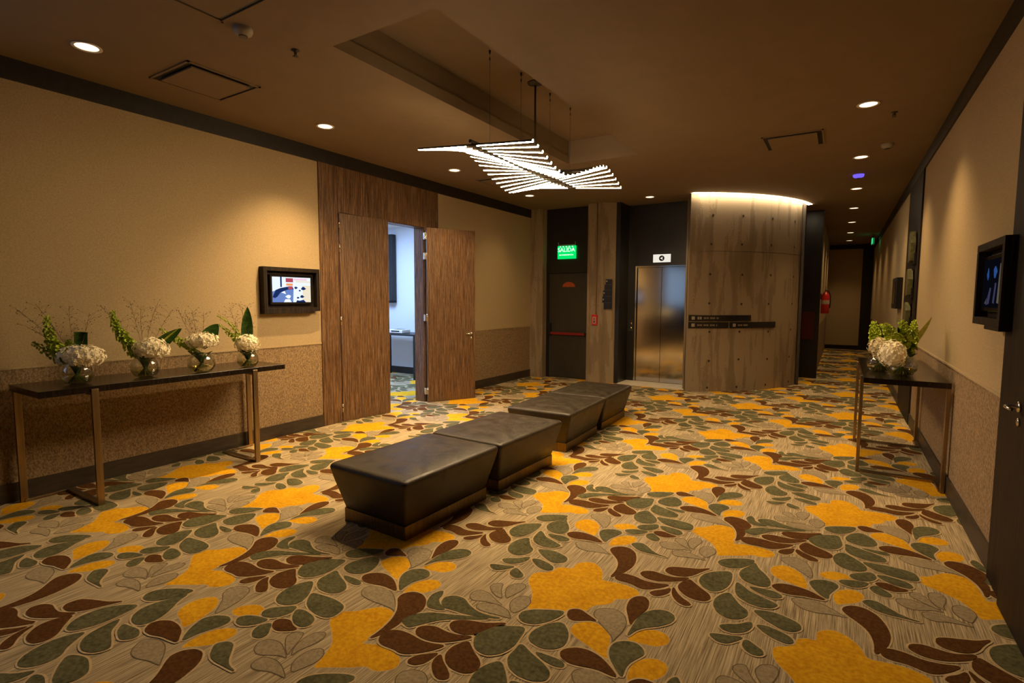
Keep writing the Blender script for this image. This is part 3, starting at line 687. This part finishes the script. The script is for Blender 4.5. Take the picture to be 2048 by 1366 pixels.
# ------------------------------------------------------------------ ottomans
def rrect(w, l, r, n=5):
    pts = []
    for cx, cy, a0 in ((w / 2 - r, l / 2 - r, 0), (-w / 2 + r, l / 2 - r, PI / 2), (-w / 2 + r, -l / 2 + r, PI), (w / 2 - r, -l / 2 + r, 1.5 * PI)):
        for k in range(n + 1): pts.append((cx + r * math.cos(a0 + k * PI / 2 / n), cy + r * math.sin(a0 + k * PI / 2 / n)))
    return pts
def make_ottoman(w, l):
    e = empty('leather_ottoman', (0, 0, 0), '', 'bench', 'dark leather ottomans set in two rows')
    m = MB(); prof = []
    for z, ins, r in ((.095, .085, .02), (.10, .078, .02), (.20, .052, .022), (.32, .020, .025), (.385, .004, .028), (.405, .0, .032), (.418, .003, .034), (.428, .012, .036), (.433, .028, .04)):
        prof.append([(x, y, z) for x, y in rrect(w - 2 * ins, l - 2 * ins, r)])
    k = len(prof[0]); vs = [p for q in prof for p in q]; fs = []
    for i in range(len(prof) - 1):
        for j in range(k): j2 = (j + 1) % k; fs.append((i * k + j, i * k + j2, (i + 1) * k + j2, (i + 1) * k + j))
    # crowned, slightly uneven top
    g = 14; base = len(vs)
    fs.append(tuple(range(k))[::-1])
    m.add(vs, fs, 0, True)
    rnd = random.Random(int(l * 1000)); W2, L2 = w / 2 - .03, l / 2 - .03
    tv = []; tf = []
    for i in range(g + 1):
        for j in range(g + 1):
            x, y = -W2 + 2 * W2 * i / g, -L2 + 2 * L2 * j / g; ed = min(1, 6 * (1 - abs(x) / W2)) * min(1, 6 * (1 - abs(y) / L2))
            tv.append((x, y, .4325 + ed * (.012 + rnd.uniform(-.0012, .0012))))
    for i in range(g):
        for j in range(g): a = i * (g + 1) + j; tf.append((a, a + g + 1, a + g + 2, a + 1))
    m.add(tv, tf, 0, True)
    m.build('cushion', MT['leather'], e)
    m = MB()
    def loft(ins, z0, z1):
        p = rrect(w - 2 * ins, l - 2 * ins, .006, 2); n_ = len(p)
        m.add([(x, y, z) for z in (z0, z1) for x, y in p], [(j, (j + 1) % n_, n_ + (j + 1) % n_, n_ + j) for j in range(n_)] + [tuple(range(n_, 2 * n_))])
    loft(.075, .003, .097); m.build('plinth', MT['dark_bronze'], e)
    return e
ott = make_ottoman(.755, 1.055)
def place(o, p0, yaw, dist, lab):
    o.location = (p0[0] - math.sin(yaw) * dist, p0[1] + math.cos(yaw) * dist, 0); o.rotation_euler = (0, 0, yaw); o['label'] = lab
b1 = math.radians(-1.7); b2 = math.radians(2.3)
place(ott, (-2.675, 2.42), b1, .53, 'dark leather ottoman nearest the camera')
place(copy_tree(ott), (-2.675, 2.42), b1, 1.605, 'dark leather ottoman set end to end behind the nearest one')
place(copy_tree(ott), (-2.665, 4.80), b2, .53, 'dark leather ottoman in the further row, nearer half')
place(copy_tree(ott), (-2.665, 4.80), b2, 1.60, 'dark leather ottoman furthest from the camera, before the lift')

# ------------------------------------------------------------------ console tables
def make_console():
    """aisle side at +x, local origin at the centre of the top's footprint"""
    e = empty('console_table', (0, 0, 0), '', 'table', 'dark console tables with bronze frames')
    m = MB(); m.box(-.30, .30, -.975, .975, .882, .930, 0, .002); m.build('tabletop', MT['tabletop'], e)
    def bar(*a):
        q = MB(); q.box(*a, 0, .002); return q
    for s in (-1, 1):
        yi, yo = s * .645, s * .935
        bar(.285, .312, yi - .023, yi + .023, .0035, .908).build('leg', MT['bronze'], e)
        bar(-.302, -.275, yo - .023, yo + .023, .0035, .908 - .026).build('leg', MT['bronze'], e)
        f = bar(-.275, .285, yi - .023, yi + .023, .0035, .022)
        f.box(-.305, -.265, min(yi, yo), max(yi, yo), .0035, .022, 0, .002); f.build('foot_rail', MT['bronze'], e)
        t = bar(-.275, .285, yi - .025, yi + .025, .862, .882); t.build('top_rail', MT['bronze'], e)
    return e
ct = make_console(); ct.location = (-5.075, 2.335, 0); ct['label'] = 'dark console table against the left wall holding four flower vases'
c2 = copy_tree(ct); c2.location = (.522, 6.475, 0); c2.rotation_euler = (0, 0, PI); c2['label'] = 'dark console table against the right wall before the corridor'
c2.location.x = .497

# ------------------------------------------------------------------ flower arrangements
MT['glass'] = thin_glass('clear glass', (.94, .95, .90), .07)
MT['water'] = thin_glass('vase water', (.86, .84, .55), .03)
MT['petal'] = noisy('hydrangea petal', (.84, .76, .54), (.95, .89, .70), 60, rough=.7)
MT['petal'].node_tree.nodes['Principled BSDF'].inputs['Subsurface Weight'].default_value = .0
MT['petal_dim'] = noisy('cream petal', (.60, .50, .30), (.74, .64, .42), 60, rough=.7)
MT['bell'] = noisy('green bells', (.28, .40, .02), (.62, .72, .08), 70, rough=.55)
MT['stem'] = mat('stem green', (.05, .10, .02), .5)
MT['leaf'] = noisy('broad leaf', (.012, .045, .008), (.05, .13, .018), 12, (1, 1, 6), .3, spec=.6)
MT['leaf_yellow'] = noisy('yellow green leaf', (.30, .34, .03), (.50, .50, .06), 30, rough=.4)
MT['spray'] = mat('dry spray', (.10, .060, .025), .7)
def hydrangea(rx, ry, rz_, seed, n=150, ps=.020):
    rnd = random.Random(seed); m = MB()
    m.lathe([(rx * .80 * math.cos(a), rz_ * .80 * math.sin(a)) for a in [(-PI / 2 + PI * k / 8) for k in range(9)]], n=14)
    for i in range(n):
        t = (i + .5) / n; zz = 1 - 1.75 * t; w = i * 2.39996 + rnd.uniform(-.15, .15); r = math.sqrt(max(0, 1 - zz * zz))
        nrm = Vector((r * math.cos(w), r * math.sin(w), zz)); d = rnd.uniform(.88, 1.08)
        c = Vector((nrm.x * rx * d, nrm.y * ry * d, nrm.z * rz_ * d))
        nn = (nrm + Vector([rnd.uniform(-.35, .35) for _ in range(3)])).normalized(); a = nn.orthogonal().normalized(); b = nn.cross(a)
        rot = rnd.uniform(0, PI); s = ps * rnd.uniform(.8, 1.25)
        for k in range(4):
            th = rot + k * PI / 2; u = a * math.cos(th) + b * math.sin(th); v = nn.cross(u)
            p0 = c; p1 = c + u * s * .55 + v * s * .42 + nn * .004; p2 = c + u * s * 1.05 + nn * rnd.uniform(-.001, .007); p3 = c + u * s * .55 - v * s * .42 + nn * .004
            m.add([p0[:], p1[:], p2[:], p3[:]], [(0, 1, 2, 3)])
    return m
def bez(p, n):
    out = []
    for i in range(n + 1):
        t = i / n; q = [Vector(a) for a in p]
        while len(q) > 1: q = [q[k].lerp(q[k + 1], t) for k in range(len(q) - 1)]
        out.append(q[0])
    return out
def spike(pts, r, seed, n=95):
    """stem packed with cup shaped green bells"""
    rnd = random.Random(seed); path = bez(pts, 40); m = MB(); m.tube([p[:] for p in path[::4]], [.005] * len(path[::4]), 6)
    for i in range(n):
        t = .18 + .82 * i / n; k = min(39, int(t * 40)); p = path[k].lerp(path[k + 1], t * 40 - k)
        tg = (path[k + 1] - path[k]).normalized(); a = tg.orthogonal().normalized(); b = tg.cross(a); w = i * 2.39996 + rnd.uniform(-.3, .3)
        rr = r * (1.05 - .6 * max(0, t - .45) / .55); d = (a * math.cos(w) + b * math.sin(w)); ax = (d + tg * .45).normalized(); c = p + d * rr * rnd.uniform(.15, .95)
        u = ax.orthogonal().normalized(); v = ax.cross(u); s = rr * rnd.uniform(.40, .60); vs = []
        for (q, h) in ((.15, 0), (.62, .55), (.95, .95)):
            for j in range(6):
                x = j * PI / 3; vs.append((c + (u * math.cos(x) + v * math.sin(x)) * s * q + ax * s * h)[:])
        fs = [(o * 6 + j, o * 6 + (j + 1) % 6, (o + 1) * 6 + (j + 1) % 6, (o + 1) * 6 + j) for o in (0, 1) for j in range(6)] + [tuple(range(6))]
        m.add(vs, fs)
    return m
def blade(pts, w, twist, n=18, fold=.25, tip=.0):
    path = bez(pts, n); m = MB(); vs = []
    side = Vector(twist).normalized()
    for i, p in enumerate(path):
        t = i / n; ww = w * (math.sin(PI * min(1, .12 + .88 * t)) ** .7) if tip == 0 else w * min(1, .35 + 2.2 * t)
        tg = (path[min(n, i + 1)] - path[max(0, i - 1)]).normalized(); s = (side - tg * side.dot(tg)).normalized(); nn = tg.cross(s)
        if i == n and tip == 0: ww = w * .04
        vs += [(p - s * ww / 2 + nn * ww * fold)[:], p[:], (p + s * ww / 2 + nn * ww * fold)[:]]
    m.add(vs, [(i * 3 + j, i * 3 + j + 1, i * 3 + j + 4, i * 3 + j + 3) for i in range(n) for j in (0, 1)], 0, True)
    return m
def spray(base, tops, seed):
    rnd = random.Random(seed); m = MB()
    for tx, ty, tz in tops:
        b = Vector(base); t = Vector((tx, ty, tz)); mid = b.lerp(t, .5) + Vector((rnd.uniform(-.03, .03), rnd.uniform(-.03, .03), .05))
        pa = bez([b, mid, t], 10); m.tube([p[:] for p in pa], .0011, 4)
        for k in (4, 5, 6, 7, 8, 9):
            for q in range(3):
                e = pa[k] + Vector((rnd.uniform(-.075, .075), rnd.uniform(-.075, .075), rnd.uniform(.01, .08)))
                m.tube([pa[k][:], (pa[k].lerp(e, .5) + Vector((0, 0, .008)))[:], e[:]], .0006, 3)
                m.lathe([(0, -.004), (.0045, 0), (0, .005)], c=e[:], n=5)
    return m
def bowl_vase(e, R):
    m = MB(); out = [(R * .42, 0), (R * .75, R * .10), (R * .97, R * .48), (R, R * .80), (R * .93, R * 1.15), (R * .74, R * 1.45), (R * .66, R * 1.55)]
    m.lathe([(0, .0)] + out + [(R * .63, R * 1.55), (R * .70, R * 1.42)], n=32); v = m.build('vase', MT['glass'], e, label='round clear glass bowl vase')
    m = MB(); m.lathe([(0, .006), (R * .40, .006), (R * .72, R * .13), (R * .93, R * .50), (R * .94, R * .66), (0, R * .66)], n=28); m.build('water', MT['water'], v)
IMG_L = Vector((-.50, -.866, 0)); IMG_B = Vector((-.866, .50, 0))    # towards the picture's left, and away from the camera
def arrangement(loc, label, R, head, spikes, leaves, sprays, seed, petal='petal', group='flower vases on the left console table', extra_heads=()):
    """offsets are (left, back, up) in metres"""
    e = empty('flower_arrangement', loc, label, 'flower vase', group)
    def P(l, b, u): return (IMG_L * l + IMG_B * b + Vector((0, 0, u)))[:]
    bowl_vase(e, R)
    m = MB(); rnd = random.Random(seed)
    for k in range(12):
        a = k * .52; m.tube([(R * .5 * math.cos(a + 2.6), R * .5 * math.sin(a + 2.6), .015), (0.012 * math.cos(a), .012 * math.sin(a), R * .9), (.02 * math.cos(a), .02 * math.sin(a), R * 1.6)], .0045, 6)
    for k in range(7):
        a = rnd.uniform(0, 2 * PI); q = blade([(0, 0, R * .7), (R * .4 * math.cos(a), R * .4 * math.sin(a), R * 1.3), (R * .95 * math.cos(a), R * .95 * math.sin(a), R * 1.75)], .06, (-math.sin(a), math.cos(a), 0), 8)
        m.add(q.v, q.f, 0, True)
    m.build('stems', MT['stem'], e)
    for k, (c, rad, pm) in enumerate((head,) + tuple(extra_heads)):
        h = hydrangea(rad[0], rad[1], rad[2], seed + k, int(170 * (rad[0] / .14)), .019).build('hydrangea_head', MT[pm], e, loc=P(*c)); h.rotation_euler = (0, 0, math.radians(60))
    for k, (p, r, nn) in enumerate(spikes): spike([P(*q) for q in p], r, seed + 20 + k, nn).build('bell_flower_spike', MT['bell'], e)
    for k, (p, w, tw, mt, tp) in enumerate(leaves): blade([P(*q) for q in p], w, P(*tw), tip=tp).build('leaf', MT[mt], e)
    if sprays: spray(P(0, 0, .15), [P(*q) for q in sprays], seed + 50).build('dry_spray', MT['spray'], e)
    return e
ZT_ = .930
arrangement((-5.00, 1.665, ZT_), 'glass vase with the largest white hydrangea, furthest left, under a tall green spike', .110,
    ((-.035, -.03, .215), (.150, .13, .085), 'petal'),
    [([(0, 0, .12), (.09, .02, .22), (.19, .05, .30), (.17, .06, .53)], .042, 110), ([(0, .03, .12), (.12, .05, .22), (.22, .08, .27), (.27, .08, .33)], .03, 50), ([(0, .03, .14), (.04, .06, .24), (.07, .08, .30), (.05, .08, .34)], .03, 40)],
    [([(-.02, .05, .12), (-.02, .07, .28), (-.03, .06, .40)], .085, (1, 0, 0), 'leaf', 1)],
    [(.36, .1, .58), (.25, .12, .62), (.05, .12, .60), (-.08, .1, .55), (.3, .1, .44)], 11)
arrangement((-4.98, 2.13, ZT_), 'glass vase with long curved green spike leaning left, second from the left', .108,
    ((-.05, -.02, .235), (.130, .115, .090), 'petal'),
    [([(0, 0, .12), (.08, .02, .25), (.22, .05, .38), (.21, .07, .56)], .040, 125)],
    [([(0, .04, .15), (-.12, .05, .30), (-.27, .06, .40)], .10, (.3, 0, 1), 'leaf', 0), ([(0, .0, .15), (-.13, .02, .31), (-.26, .03, .41)], .016, (.3, 0, 1), 'leaf_yellow', 0)],
    [(.30, .1, .60), (.10, .12, .64), (-.10, .1, .62), (-.20, .1, .56), (.02, .1, .6)], 23)
arrangement((-4.86, 2.53, ZT_), 'glass vase with low hydrangea and one dark leaf, third from the left', .112,
    ((-.015, -.02, .285), (.125, .11, .070), 'petal'),
    [([(0, 0, .18), (.08, .02, .24), (.18, .05, .27), (.31, .06, .40)], .034, 70)],
    [([(0, .04, .22), (-.07, .05, .34), (-.14, .06, .43)], .13, (.8, 0, .6), 'leaf', 0)],
    [(.16, .1, .54), (.06, .12, .56), (-.03, .1, .54), (.1, .1, .5)], 37)
arrangement((-4.88, 2.98, ZT_), 'glass vase with an upright broad leaf, nearest the table end on the right', .098,
    ((.0, -.02, .225), (.105, .10, .085), 'petal'),
    [([(0, 0, .15), (.07, .02, .26), (.13, .05, .31), (.24, .06, .42)], .028, 60), ([(0, .02, .15), (.06, .03, .30), (.10, .05, .42), (.25, .06, .50)], .022, 45)],
    [([(0, .05, .15), (.0, .06, .38), (-.015, .05, .58)], .105, (1, 0, 0), 'leaf', 0)],
    [(.14, .1, .58), (.06, .12, .62), (.0, .1, .6), (.25, .1, .52)], 41)
gR = 'flower vases on the right console table'
arrangement((.49, 5.86, ZT_), 'glass vase with white hydrangea and bright green bells on the right console table', .118,
    ((.27, -.05, .205), (.100, .10, .120), 'petal'),
    [([(0, 0, .15), (.06, .02, .30), (.13, .05, .40), (.20, .06, .45)], .05, 90), ([(0, 0, .15), (-.03, .0, .30), (-.03, .0, .38), (.05, .0, .49)], .05, 80), ([(0, 0, .15), (-.05, -.02, .25), (-.10, -.02, .36), (-.13, -.02, .49)], .048, 90), ([(-.02, 0, .15), (-.08, .0, .25), (-.12, .0, .28), (-.15, .0, .38)], .045, 60)],
    [([(0, .03, .15), (-.16, -.02, .33), (-.36, -.05, .52)], .075, (.5, 0, 1), 'leaf_yellow', 0), ([(.04, .03, .15), (.04, .03, .33), (.05, .03, .44)], .08, (1, 0, 0), 'leaf', 0), ([(0, -.05, .15), (-.03, -.05, .30), (-.05, -.04, .42)], .05, (1, 0, 0), 'leaf', 0)],
    [], 53, group=gR)
arrangement((.34, 6.10, ZT_), 'glass vase with dimmer cream hydrangea, left of the brighter one on the right table', .105,
    ((.07, -.03, .235), (.095, .09, .085), 'petal_dim'),
    [([(0, 0, .15), (.03, .02, .30), (.06, .05, .38), (.02, .06, .47)], .045, 80), ([(0, 0, .15), (-.08, .02, .30), (-.12, .05, .38), (-.12, .06, .44)], .04, 60)],
    [([(.0, .03, .15), (-.03, .03, .33), (-.02, .03, .42)], .09, (1, 0, 0), 'leaf', 0)],
    [], 67, 'petal_dim', gR, extra_heads=(((.02, -.02, .165), (.075, .07, .06), 'petal_dim'),))

# ------------------------------------------------------------------ wall screens
def shadow_box(loc, rz, label, w, h, image_parts, sw, sh, step):
    """local x to the right along the wall, -y out of the wall, z up"""
    e = empty('wall_screen', loc, label, 'screen', rz=rz)
    m = MB(); d = .085; t = .045
    for a in ((-w / 2, w / 2, -h / 2, -h / 2 + t), (-w / 2, w / 2, h / 2 - t, h / 2), (-w / 2, -w / 2 + t, -h / 2 + t, h / 2 - t), (w / 2 - t, w / 2, -h / 2 + t, h / 2 - t)):
        m.box(a[0], a[1], -d, 0, a[2], a[3], 0, .003)
    m.box(step[0], step[1], -d, 0, -h / 2 - .022, -h / 2, 0, .002)
    m.box(-w / 2 + t, w / 2 - t, -.02, 0, -h / 2 + t, h / 2 - t)
    m.build('frame', MT['dark_wood'], e)
    m = MB(); m.box(-sw / 2, sw / 2, -.060, -.021, -sh / 2, sh / 2, 0, .005); b = m.build('bezel', MT['black_gloss'], e)
    for nm, col, st, quads in image_parts:
        m = MB()
        for k, q in enumerate(quads):
            m.add([(x * (sw - .05), -.0605 - .0002 * st[1] - .00002 * k, z * (sh - .05)) for x, z in q], [tuple(range(len(q)))])
        m.build('display', emis(nm, col, st[0]), b)
def rc(x0, x1, z0, z1): return [(x0, z0), (x1, z0), (x1, z1), (x0, z1)]
def bl(x, z, r, s=1.0): return [(x + r * math.cos(a) * (1 + .25 * math.sin(3 * a + x * 9)), z + s * r * math.sin(a) * (1 + .25 * math.cos(4 * a))) for a in [k * PI / 5 for k in range(10)]]
lefts = [
    ('screen white', (.80, .88, 1.0), (.95, 1), [rc(-.5, .5, -.5, .5)]),
    ('screen cream', (.80, .72, .55), (.95, 2), [rc(.28, .5, -.5, .18), rc(.1, .5, .30, .36)]),
    ('screen floor blue', (.16, .26, .62), (.8, 3), [[(-.5, -.5), (.02, -.5), (.04, .02), (-.2, .08), (-.5, -.08)]]),
    ('screen glow', (.80, .90, 1.0), (1.0, 4), [bl(-.10, -.28, .07), [(-.22, -.5), (-.02, -.5), (-.06, -.38), (-.18, -.38)], [(-.3, -.1), (-.16, -.18), (-.2, -.02)]]),
    ('screen navy', (.012, .03, .13), (.8, 5), [[(-.5, -.3), (-.42, -.02), (-.3, .06), (-.12, .12), (.02, .10), (.04, .02), (-.12, .0), (-.3, -.12), (-.38, -.28), (-.44, -.34)], bl(.10, .08, .045), bl(.30, .06, .065), bl(.20, -.03, .03), bl(.26, -.27, .055), bl(.15, -.32, .035), [(.1, -.5), (.12, -.42), (.2, -.44), (.3, -.40), (.36, -.5)], rc(-.30, -.26, .1, .5)]),
    ('screen red', (.50, .08, .12), (.8, 6), [rc(-.16, .03, .30, .46), [(-.10, .02), (.0, .02), (.02, .14), (-.1, .14)]]),
    ('screen orange', (.85, .35, .12), (.9, 7), [rc(-.15, .02, .16, .25)]),
    ('screen pink', (.9, .62, .72), (.9, 8), [rc(.05, .40, .38, .46)]),
]
shadow_box((XL, 3.845, 1.695), PI / 2, 'framed screen showing a bright seminar picture on the left wall by the double door', .73, .50, lefts, .55, .335, (-.365, .285))
rights = [
    ('display dim', (.006, .007, .012), (.3, 1), [rc(-.5, .5, -.5, .5)]),
    ('display blue', (.04, .12, .42), (.45, 2), [bl(-.26, .2, .055, 2.2), bl(.10, .22, .09, 1.3)]),
    ('display violet', (.10, .10, .24), (.3, 3), [[(-.3, -.45), (-.12, -.42), (-.05, -.1), (-.12, -.08)], [(.05, -.4), (.14, -.42), (.2, .0), (.12, .0)]]),
    ('display grey', (.30, .27, .22), (.25, 4), [[(.26, -.4), (.38, -.42), (.44, .35), (.32, .38)], [(-.36, -.42), (-.30, -.42), (-.26, -.3)]]),
]
shadow_box((XR, 4.185, 1.705), -PI / 2, 'framed screen with dim blue picture on the right wall, nearest the right edge', .68, .50, rights, .53, .34, (.0, .34))
e = empty('wall_screen', (XR, 10.75, 1.72), 'dark box-framed screen far down the right corridor wall', 'screen', rz=-PI / 2)
m = MB(); m.box(-.34, .34, -.09, 0, -.25, .25, 0, .01); m.build('frame', MT['black'], e)
m = MB(); m.box(-.26, .26, -.094, -.09, -.17, .17); m.build('display', MT['black_gloss'], e)

# ------------------------------------------------------------------ right wall: wooden doors and olive plaques
m = MB(); m.box(XR - .03, XR, YR, 3.97, 0, TRIM); S('trim_10', m, MT['dark_wood'])
d = empty('door_5', (XR - .03, 3.50, 0), 'dark wooden door at the right edge with curved steel lever', 'door'); d['kind'] = 'structure'
m = MB(); m.box(-.025, -.0, -1.0, .10, .012, 2.6, 0, .003); m.build('door_leaf', MT['dark_wood'], d)
m = MB()
m.tube([(-.025, -.035, 1.085), (-.072, -.035, 1.085), (-.082, -.05, 1.086), (-.084, -.075, 1.088), (-.084, -.16, 1.090)], .009, 10)
m.tube([(-.026, -.035, 1.085), (-.034, -.035, 1.085)], .026, 18); m.tube([(-.026, -.035, 1.01), (-.032, -.035, 1.01)], .020, 18)
m.build('door_handle', MT['chrome'], d, label='curved satin steel lever handle')
m = MB(); m.box(XR - .02, XR, 8.40, 9.90, 0, TRIM); S('trim_11', m, MT['dark_wood'])
MT['olive'] = noisy('olive plaque', (.06, .06, .02), (.15, .14, .05), 14, rough=.55)
for k, (y, z0, z1, lab) in enumerate(((8.72, 2.10, 2.50, 'topmost olive green plaque on the dark wood of the right wall'), (8.80, 1.66, 2.02, 'middle olive green plaque on the dark wood of the right wall'), (8.86, 1.30, 1.58, 'lowest olive green plaque on the dark wood, just above the flowers'))):
    e = empty('wall_plaque', (XR - .02, y, z0), lab, 'wall plaque', 'olive plaques on the right corridor wall')
    h = z1 - z0; m = MB(); rnd = random.Random(k)
    m.add([(-.07 + dx, yy, zz) for dx in (0, .055) for yy, zz in ((-.13, .02), (.10, 0), (.14, h * .55), (.09, h * .97), (-.05, h), (-.14, h * .62))],
          [(0, 1, 2, 3, 4, 5), (11, 10, 9, 8, 7, 6)] + [(i, (i + 1) % 6, 6 + (i + 1) % 6, 6 + i) for i in range(6)])
    m.build('plaque_face', MT['olive'], e)
    m = MB(); m.box(-.03, 0, -.15, .12, -.03, h * .30, 0, .004); m.box(-.03, 0, -.02, .15, h * .45, h * .85, 0, .004); m.build('backing', MT['black'], e)

# fire extinguisher on the corridor's left wall
e = empty('fire_extinguisher', (-.285, 13.0, 1.32), 'red fire extinguisher hung where the corridor begins', 'fire extinguisher')
m = MB(); m.lathe([(0, 0), (.070, 0), (.078, .012), (.078, .36), (.070, .40), (.035, .44), (.022, .455), (.022, .475), (0, .475)], n=28); m.build('cylinder', MT['red'], e)
m = MB(); m.lathe([(.0795, .20), (.0795, .28)], n=28); m.build('instruction_label', mat('ext label', (.45, .38, .30), .5), e, label='pale printed band')
m = MB(); m.box(-.018, .018, -.025, .025, .47, .50, 0, .003); m.box(-.010, .010, -.11, .03, .505, .52, 0, .003); m.box(-.010, .010, -.12, .02, .545, .558, 0, .003); m.tube([(0, 0, .5), (0, -.01, .55)], .008, 8); m.build('valve_lever', MT['chrome'], e)
m = MB(); m.tube([p[:] for p in bez([(.01, .02, .49), (.10, .08, .46), (.10, .03, .3), (.085, .02, .12)], 12)], .011, 8); m.build('hose', MT['black'], e)
m = MB(); m.box(-.11, -.07, -.03, .03, .30, .42, 0, .003); m.build('wall_bracket', MT['dark_metal'], e)

# ------------------------------------------------------------------ room beyond the double door
MT['room_wall'] = mat('white wall', (.66, .68, .72), .8)
m = MB()
m.box(-9.8, XL - .18, 8.35, 8.5, 0, 3.1); m.box(-9.8, -9.65, 3.9, 8.5, 0, 3.1); m.box(-9.8, XL - .18, 3.8, 3.95, 0, 3.1)
S('wall_side_room', m, MT['room_wall'])
m = MB(); m.box(-9.8, XL - .18, 3.8, 8.5, 3.1, 3.2); S('ceiling_side_room', m, mat('white ceiling', (.7, .7, .7), .9))
m = MB(); m.box(-9.65, XL - .18, 8.33, 8.35, 0, .14); S('baseboard_side_room', m, MT['black'])
e = empty('fill_panel', (-7.6, 6.2, 3.1), 'unseen panel added to light the side room a cool blue', 'ceiling light')  # out of view, added as the source of the side room's bluish light
m = MB(); m.box(-.9, .9, -.9, .9, -.03, -.012); m.build('diffuser', emis('cool panel', (.40, .60, 1.0), ROOM_STRENGTH), e)
m = MB(); m.box(-.93, .93, -.93, .93, -.012, 0); m.build('frame', MT['white_plastic'], e)
e = empty('projection_screen', (-8.87, 8.35, 1.55), 'white screen with black border hung on the wall of the side room', 'screen')
m = MB(); m.box(-.5, .672, -.13, -.10, 0, 1.35, 0, .002); m.build('screen_surface', mat('screen white cloth', (.8, .82, .85), .7), e)
m = MB(); m.box(.672, .77, -.14, -.02, -.02, 1.40, 0, .003); m.box(-.5, .77, -.14, -.02, -.045, -.001); m.build('border', MT['black'], e)
e = empty('side_table', (-7.75, 7.96, 0), 'thin black metal table seen through the double door', 'table')
m = MB(); m.box(-.75, .75, -.28, .28, .865, .900, 0, .002); m.build('tabletop', MT['black'], e)
for x, y in ((-.42, -.24), (.70, -.24), (-.42, .24), (.70, .24)):
    m = MB(); m.box(x - .016, x + .016, y - .016, y + .016, .0035, .865); m.build('leg', MT['black'], e)
e = empty('projector', (-7.62, 7.90, .900), 'small white device on the black table in the side room', 'device')
m = MB(); m.box(-.20, .20, -.12, .12, .004, .075, 0, .012); m.build('casing', MT['white_plastic'], e)
m = MB(); m.box(-.10, .12, -.123, -.119, .03, .055); m.box(-.1, .1, -.06, .08, .076, .079); m.build('vent_grille', MT['black'], e)
m = MB(); m.tube([p[:] for p in bez([(-7.45, 8.325, .93), (-7.50, 8.32, .75), (-7.80, 8.32, .35), (-7.42, 8.32, .25), (-7.40, 8.325, .30)], 20)], .006, 6)
m.build('power_cable', MT['dark_metal'], label='thin cable drooping behind the black table in the side room', cat='cable')

# ------------------------------------------------------------------ daylight window behind the camera (seen only in the lift door)
y0, y1, z0, z1 = WIN
m = MB(); t = .05
for a in ((y0, y1, z0, z0 + t), (y0, y1, z1 - t, z1), (y0, y0 + t, z0, z1), (y1 - t, y1, z0, z1), ((y0 + y1) / 2 - .025, (y0 + y1) / 2 + .025, z0, z1)):
    m.box(XL - .11, XL - .04, *a)
S('window_1', m, MT['dark_metal'])

m = MB(); m.box(XL - .10, XL - .09, y0 + t, y1 - t, z0 + t, z1 - t)
S('window_2', m, emis('daylit obscured pane', (.45, .65, 1.0), WINDOW_STRENGTH))
